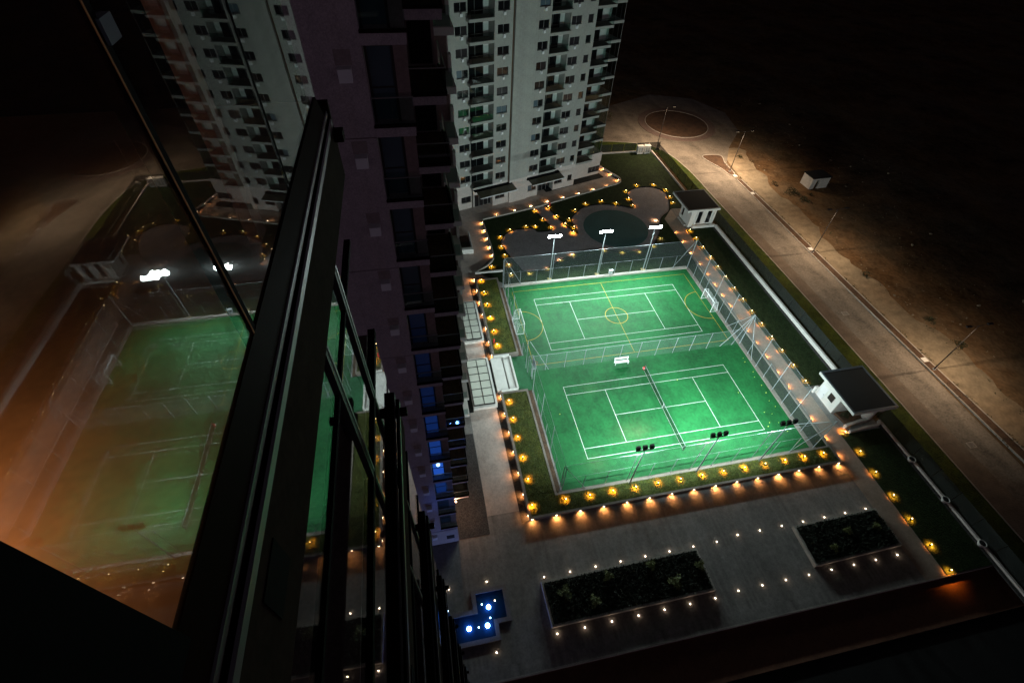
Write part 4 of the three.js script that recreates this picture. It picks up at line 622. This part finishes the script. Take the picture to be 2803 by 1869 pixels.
// ---------------------------------------------------------------- the stepped block on the left
{
  const o = thing('stepped_block', 'dark mauve apartment block stepping back beside the courts', 'building', [-30, 0, 20]), X = 30, Z = -20, PT = 3.335, TOP = 58;
  const B = (x0, x1, y0, y1, z0, z1) => bx(x0 + X, x1 + X, y0, y1, z0 + Z, z1 + Z);
  for (let i = 0, y = 3.3; y < TOP; i++, y += 6.68) obj('wall_panel', B(-46, -30.03, y + 0.02, Math.min(TOP, y + 6.66), 22, 30.03), M.plaster, o);
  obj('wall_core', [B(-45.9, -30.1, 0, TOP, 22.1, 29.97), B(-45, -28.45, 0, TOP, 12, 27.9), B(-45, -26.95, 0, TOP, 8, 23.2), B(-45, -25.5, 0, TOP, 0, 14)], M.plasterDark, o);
  obj('east_wall', B(-25.5, -25.42, 3, TOP, 2, 14.0), M.white, o);
  obj('base_wall', B(-46, -28.4, 0.004, 3.28, 22, 30.06), M.plaster, o);
  for (let i = 0; i < 8; i++) obj('cladding_board', B(-34, -28.38, 0.1 + i * 0.39, 0.46 + i * 0.39, 30.061, 30.09), M.board, o);
  obj('vent', B(-29.6, -28.8, 1.2, 2.0, 30.09, 30.12), M.dark, o); obj('window_band', B(-28.39, -28.37, 1.0, 2.4, 27.2, 29), M.winGlass, o);
  const lit = (e) => { const m = M.curtained.clone(); m.emissive = new THREE.Color(0.03, 0.17, 1); m.emissiveIntensity = e; return m; }, BLUE_REFLECTION = { 2: lit(0.1), 3: lit(0.42), 4: lit(0.17), 5: lit(0.08), 6: lit(0.03), 7: lit(0.012), 8: lit(0.005) }; // fountain reflection painted as blue emission in the door glass
  for (let k = 0; k < 16; k++) {
    const U = 3.35 + PT * k, f = U + 0.42;
    const a = new THREE.Group(); a.name = 'air_conditioner_recess'; o.add(a);
    obj('recess_shade_plate', B(-31.06, -30.46, U - 0.62, U - 0.1, 30.031, 30.05), M.plasterMid, a); obj('air_conditioner', B(-31.0, -30.52, U - 1.1, U - 0.64, 30.032, 30.42), M.bright, a);  // plate proud of the wall, recess shade put into its darker plaster
    // glazed loggia bay
    const g = new THREE.Group(); g.name = 'loggia'; o.add(g);
    obj('slab', B(-30.03, -28.42, U, f, 27.9, 30.02), M.plaster, g); obj('slab_edge', B(-30.05, -28.36, f - 0.02, f + 0.08, 29.95, 30.1), M.bronze, g);
    obj('sliding_door', B(-29.9, -29.05, f + 0.1, f + 2.75, 29.5, 29.53), BLUE_REFLECTION[k] ?? M.curtained, g); obj('door_frame', [B(-30.0, -29.9, f, f + 2.85, 29.48, 29.58), B(-29.05, -28.95, f, f + 2.85, 29.48, 29.58), B(-29.9, -29.05, f + 1.3, f + 1.36, 29.5, 29.56)], M.frame, g); if (k === 3) obj('painted_fountain_glint', sph(0.16, 0).translate(-29.45 + X, f + 1.9, 29.58 + Z), glow(new THREE.Color(0.3, 0.6, 1), 4), g);  // glowing ball added to stand for the fountain light mirrored in the glass
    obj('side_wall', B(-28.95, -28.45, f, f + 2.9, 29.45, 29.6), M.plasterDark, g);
    obj('railing_glass', B(-30.0, -28.42, f + 0.1, f + 1.1, 30.03, 30.045), M.glass, g); obj('handrail', B(-30.02, -28.4, f + 1.1, f + 1.14, 30.0, 30.07), M.frameLight, g);
    // deep dark balcony
    const b = new THREE.Group(); b.name = 'balcony'; o.add(b);
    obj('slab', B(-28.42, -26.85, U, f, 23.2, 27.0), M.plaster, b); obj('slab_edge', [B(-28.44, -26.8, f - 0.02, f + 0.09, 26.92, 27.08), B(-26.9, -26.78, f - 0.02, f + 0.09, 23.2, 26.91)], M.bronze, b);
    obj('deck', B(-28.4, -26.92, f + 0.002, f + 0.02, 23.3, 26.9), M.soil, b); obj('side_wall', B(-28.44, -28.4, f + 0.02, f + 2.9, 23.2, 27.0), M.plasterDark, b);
    obj('railing_glass', [B(-28.36, -26.84, f + 0.1, f + 1.1, 26.98, 26.995), B(-26.84, -26.825, f + 0.1, f + 1.1, 23.3, 26.97)], M.glass, b); obj('handrail', [B(-28.4, -26.8, f + 1.1, f + 1.14, 26.96, 27.02), B(-26.86, -26.8, f + 1.1, f + 1.14, 23.3, 26.95)], M.frameLight, b);
    obj('sliding_door', B(-28.2, -27.1, f + 0.1, f + 2.5, 23.25, 23.28), M.winGlass, b);
    // small white fins further along
    const w = new THREE.Group(); w.name = 'side_balcony'; o.add(w);
    obj('slab', B(-26.95, -25.3, U, f, 14, 17), M.white, w); obj('fin', B(-25.5, -25.28, f, f + 1.1, 13.9, 14.4), M.white, w); obj('railing_glass', B(-26.9, -25.5, f + 0.05, f + 1.1, 16.9, 16.92), M.glass, w);
  }
}
{ // lamp at the foot of the stepped block, beside the gravel
  const o = thing('soffit_lamp', 'bright warm lamp at the base of the dark block beside the gravel bed', 'wall lamp', [-28.36, 3.12, 27.14]);
  obj('housing', bx(0, 0.06, -0.1, 0.1, -0.12, 0.12), M.frame, o); const b = sph(0.09, 0); b.translate(0.13, 0, 0); obj('bulb', b, glow(new THREE.Color(1, 0.7, 0.42), 20), o);
  const l = new THREE.PointLight(new THREE.Color(1, 0.52, 0.25), 14, 0, 2); l.position.set(0.13, 0, 0); l.castShadow = true; o.add(l);
}
{ // glazed canopies over the basement light wells
  function canopy(label, x0, x1, z0, z1, nx, nz) {
    const o = thing('glazed_canopy', label, 'glass canopy', [x0, 0, z0]), dx = (x1 - x0) / nx, dz = (z1 - z0) / nz;
    for (let i = 0; i < nx; i++) for (let j = 0; j < nz; j++) obj('pane', bx(i * dx + 0.05, (i + 1) * dx - 0.05, 0.62, 0.65, j * dz + 0.05, (j + 1) * dz - 0.05), M.frosted, o);
    const r = []; for (let j = 0; j <= nz; j++) r.push(bx(0, x1 - x0, 0.5, 0.67, j * dz - 0.05, j * dz + 0.05)); for (let i = 0; i <= nx; i++) for (let j = 0; j < nz; j++) r.push(bx(i * dx - 0.05, i * dx + 0.05, 0.5, 0.67, j * dz + 0.05, (j + 1) * dz - 0.05));
    obj('steel_grid', r, M.frame, o); obj('upstand', [bx(-0.1, x1 - x0 + 0.3, 0, 0.5, -0.35, -0.06), bx(-0.1, x1 - x0 + 0.3, 0, 0.5, z1 - z0 + 0.06, z1 - z0 + 0.35), bx(x1 - x0 + 0.06, x1 - x0 + 0.35, 0, 0.5, -0.06, z1 - z0 + 0.06)], M.white, o);
  }
  canopy('glazed canopy of cream panes beside the steps, two panes wide', -24.3, -21.6, 6.0, 13.6, 2, 6);
  canopy('glazed canopy of cream panes beyond the pale paving, by the far court', -24.0, -21.5, -5.8, 2.0, 2, 6);
  struct('light_well', bx(-25.4, -24.45, 0, 0.06, 5.8, 14.2), M.roofBlack);
  const o = thing('ramp_shelter', 'small open ramp enclosure with pale end wall at the far end of the block', 'ramp', [-22, 0, -21]);
  obj('ramp_wall', [bx(-0.9, 2.4, 0, 0.9, 1.6, 2.2), bx(2.2, 2.4, 0, 0.9, -3.2, 1.6)], M.white, o); obj('ramp_floor', bx(-0.9, 2.2, 0, 0.03, -3.2, 1.6), M.soil, o); obj('glass_guard', bx(-0.6, 2.2, 0.1, 1.1, 0.2, 0.22), M.glass, o);
}

// ---------------------------------------------------------------- the glazed front that the viewer leans out of
{
  // local axes: x outward from the glass, y up along it, z along the front towards the viewer
  const nn = V(0.99965, 0.0192, 0.01797).normalize(), zl = V(nn.z * -1, 0, nn.x).normalize(), yl = zl.clone().cross(nn), Q = V(-29.86, 52.58, 50.262);
  const o = thing('glazed_tower', 'tall glazed apartment front reflecting the courts, close on the left', 'building');
  o.position.copy(Q).addScaledVector(yl, -52); o.quaternion.setFromRotationMatrix(new THREE.Matrix4().makeBasis(nn, yl, zl));
  const B = (x0, x1, y0, y1, z0, z1) => bx(x0, x1, y0 + 52, y1 + 52, z0, z1);
  const YB = -1.73, PT = 3.35;
  for (let k = 1; k < 14; k++) {
    const yb = YB - PT * k, yt = yb + PT, zs = k ? [-5.1, -3.92, -2.85, 1.6] : [-5.42, -3.5, -1.99, -0.56];
    for (let i = 0; i < 3; i++) {
      if (k === 1 && i === 0) continue; // this sash stands open
      obj('pane', B(-0.004, 0, yb + 0.05, k ? yb + 1.53 : yt - 0.05, zs[i] + (i ? 0.02 : 0), zs[i + 1] - 0.02), M.pane, o);
      if (k) obj('pane', B(-0.004, 0, yb + 1.58, yt - 0.05, zs[i] + (i ? 0.02 : 0), zs[i + 1] - 0.02), M.pane, o);
    }
    obj('transom', B(-0.07, 0.03, yb - 0.05, yb + 0.05, -5.1 - (k ? 0 : 0.3), 1.6), M.black, o);
    if (k) obj('transom', B(-0.05, 0.02, yb + 1.53, yb + 1.58, -5.08, 1.6), M.black, o);
    if (k) for (const z of [-3.92, -2.85]) { const w = k === 1 ? 0.055 : 0.03; obj('mullion', B(-0.08, 0.03, yb + 0.05, yt - 0.05, z - w, z + w), M.dark, o); obj('mullion_cap', B(0.03, 0.037, yb + 0.05, yt - 0.05, z - w, z - w + 0.04), M.alu, o); }
    obj('floor_slab', B(-4, -0.09, yb - 0.32, yb - 0.02, k ? -5.06 : -5.4, 1.6), M.plasterDark, o);
    if (k > 1) obj('room', B(-4, -1.2, yb, yt - 0.33, -3.6, 1.5), M.black, o);  // solid black block, darkness of the unlit room put into its colour
  }
  obj('back_wall', B(-4.2, -4, -50, 2, -5, 1.6), M.black, o);
  obj('floor_slab', B(-4, 0.15, YB - 0.12, YB - 0.02, -4.4, 1.6), M.plasterDark, o);
  // the top window stands on the inner edge of the handrail ledge: two sheets, not quite parallel, so reflections double
  const sheetAt = (name, yaw, pitch, dx) => {
    const g = new THREE.Group(), n = V(Math.cos(yaw) * Math.cos(pitch), Math.sin(pitch), Math.sin(yaw) * Math.cos(pitch)), z = V(-n.z, 0, n.x).normalize(), y = z.clone().cross(n);
    const q = new THREE.Quaternion().setFromRotationMatrix(new THREE.Matrix4().makeBasis(n, y, z));
    g.name = name; g.quaternion.copy(o.quaternion.clone().invert().multiply(q)); g.position.set(dx, 52, 0); o.add(g); return g;
  };
  const D = Math.PI / 180, outer = sheetAt('window', 0.99 * D, 0.93 * D, 0.185), inner = sheetAt('inner_sheet', 0.45 * D, 1.01 * D, 0.16);
  const Y0 = -1.66;
  obj('pane', bx(-0.004, 0, Y0, 1.6, -4.36, -2.833), M.pane, outer); obj('pane', bx(-0.004, 0, Y0, 1.6, -2.817, -1.64), M.pane, outer); obj('pane', bx(-0.004, 0, Y0, 1.6, -1.58, -0.46), M.pane, outer);
  obj('glass_film', bx(0.0006, 0.001, Y0, 1.6, -4.36, -0.46), M.film, outer);
  obj('room_end_wall', B(-4, 0.12, -1.6, 1.35, -4.32, -4.2), M.black, o);
  obj('glass_seam', bx(-0.012, 0.003, Y0, 1.6, -2.833, -2.817), M.black, outer);
  obj('sash_mullion', bx(-0.05, 0.006, Y0, 1.6, -1.64, -1.594), M.black, outer); obj('sash_edge', bx(0.0062, 0.0085, Y0, 1.6, -1.604, -1.596), surf([0.5, 0.25, 0.09], 1, grain, { size: 64 }), outer);  // warm light along the sash edge put into the strip colour
  obj('handle_block', new THREE.BoxGeometry(0.024, 0.06, 0.075).translate(0.004, -0.432, -1.66), flat(0.12, 0.16, 0.19, 0.4), outer);
  obj('pane', bx(-0.004, 0, Y0, 1.6, -1.57, -0.46), M.pane2, inner);
  obj('jamb', B(-0.3, 0.2, -4, 1.7, -0.47, 1.2), M.black, o);
  // the room behind the glass
  obj('room_floor', B(-3.9, 0.14, -1.66, -1.6, -4.3, 1.5), M.tile, o); obj('room_ceiling', B(-4, 0.1, 1.35, 1.5, -4.4, 1.6), M.plasterDark, o); 
  obj('curtain_track', B(0.0, 0.06, 1.2, 1.24, -4.2, -0.5), M.black, o);
  for (const [z0, z1, d0, m] of [[-2.4, -2.28, 0.05, M.linen]]) obj('curtain', B(d0, d0 + 0.06, -1.55, 1.2, z0, z1), m, o);
  { // ledge under the top window, a stepped metal profile running along the front
    const h = thing('window_ledge', 'wide dark window ledge with two bright metal edges, running from the foreground', 'window ledge'); h.position.copy(o.position); h.quaternion.copy(o.quaternion);
    const prof = (pts, z0, z1) => { const g = new THREE.ExtrudeGeometry(new THREE.Shape(pts.map((p) => new THREE.Vector2(p[0], p[1] + 52))), { depth: z1 - z0, bevelEnabled: false }); g.translate(0, 0, z0); return g; }, tilt = new THREE.Matrix4().makeTranslation(0, 50.53, 0).multiply(new THREE.Matrix4().makeRotationX(-0.03)).multiply(new THREE.Matrix4().makeTranslation(0, -50.53, 0));
    obj('inner_profile', prof([[0.188, -1.475], [0.224, -1.63], [0.224, -1.74], [0.17, -1.74], [0.17, -1.475]], -4.3, 1.2), M.bronze, h);
    obj('metal_strip', prof([[0.2245, -1.628], [0.232, -1.633], [0.232, -1.665], [0.2245, -1.665]], -4.42, 1.2), M.alu, h);
    obj('groove', B(0.19, 0.246, -1.8, -1.69, -4.42, 1.2), M.black, h);
    obj('metal_strip', prof([[0.2465, -1.686], [0.258, -1.694], [0.258, -1.74], [0.2465, -1.74]], -4.4, 1.2), M.alu, h);
    obj('outer_face', B(0.2, 0.256, -2.2, -1.742, -4.42, 1.2), M.railFace, h);
    obj('end_block', B(0.256, 0.335, -1.84, -1.76, -4.4, -4.28), M.bronze, h); obj('end_cap', B(0.16, 0.25, -1.95, -1.56, -4.48, -4.425), M.bronze, h);
    obj('cover_plate', B(0.2565, 0.262, -2.02, -1.82, -0.86, -0.64), M.black, h);
    for (const c of h.children) { c.geometry = c.geometry.clone().applyMatrix4(tilt); }
  }
  // handrails of the balconies, one per storey
  const words = ['', 'highest of those with a cross piece', 'second of those with a cross piece', 'third of those with a cross piece', 'fourth one down the front', 'fifth one down the front', 'sixth one down the front', 'seventh one down the front', 'eighth one down the front'], unused = ['third from the top', 'fourth from the top', 'fifth from the top', 'sixth from the top', 'seventh from the top', 'eighth from the top'];
  for (let k = 1; k < 9; k++) {
    const y = -1.46 - PT * k, h = thing('balcony_handrail', 'dark metal balcony handrail with bright edges, ' + words[k], 'handrail', [0, 0, 0], 0, 'handrails of the glazed front');
    h.position.copy(o.position); h.quaternion.copy(o.quaternion);
    obj('inner_profile', B(0.185, 0.298, y - 0.1, y, -3.76, 1.2), M.bronze, h); obj('metal_strip', B(0.298, 0.309, y - 0.06, y + 0.008, -3.74, 1.2), M.alu, h);
    obj('groove', B(0.309, 0.345, y - 0.2, y - 0.07, -3.7, 1.2), M.black, h); obj('metal_strip', B(0.345, 0.362, y - 0.08, y + 0.004, -3.62, 1.2), M.alu, h);
    obj('outer_face', B(0.33, 0.36, y - 0.42, y - 0.08, -3.5, 1.2), M.railFace, h); obj('end_block', B(0.3, 0.44, y - 0.1, y - 0.012, -3.53, -3.46), M.bronze, h); obj('end_block', B(0.13, 0.185, y - 0.09, y - 0.01, -3.55, -3.46), M.bronze, h);
    obj('cover_plate', B(0.36, 0.366, y - 0.36, y - 0.14, -0.95, -0.72), M.black, h);
  }
}
{
  const l = new THREE.SpotLight(new THREE.Color(1, 0.47, 0.17), 11, 0, 1.3, 0.9, 2), o = thing('room_lamp', 'warm floor lamp glowing inside the room behind the glass', 'lamp', [-30.75, 50.99, 49.75]);
  obj('shade', new THREE.CylinderGeometry(0.1, 0.17, 0.2, 20, 1, true).translate(0, 0.57, 0), new THREE.MeshPhysicalMaterial({ color: 0xffe0b8, transmission: 0.5, roughness: 1, thickness: 0, side: THREE.DoubleSide }), o); obj('bulb', sph(0.045, 0.55), glow(new THREE.Color(1, 0.65, 0.35), 6), o); obj('base', [cyl(0, 0.02, 0.5, 0, 0.012, 8), cyl(0, 0, 0.02, 0, 0.1, 20)], M.bronze, o);
  l.position.copy(o.position).y += 0.5; l.target.position.copy(o.position).add(V(0.12, -1, -0.2)); l.castShadow = true; l.name = 'room_lamp_beam'; scene.add(l, l.target);
}

renderer.render(scene, camera);
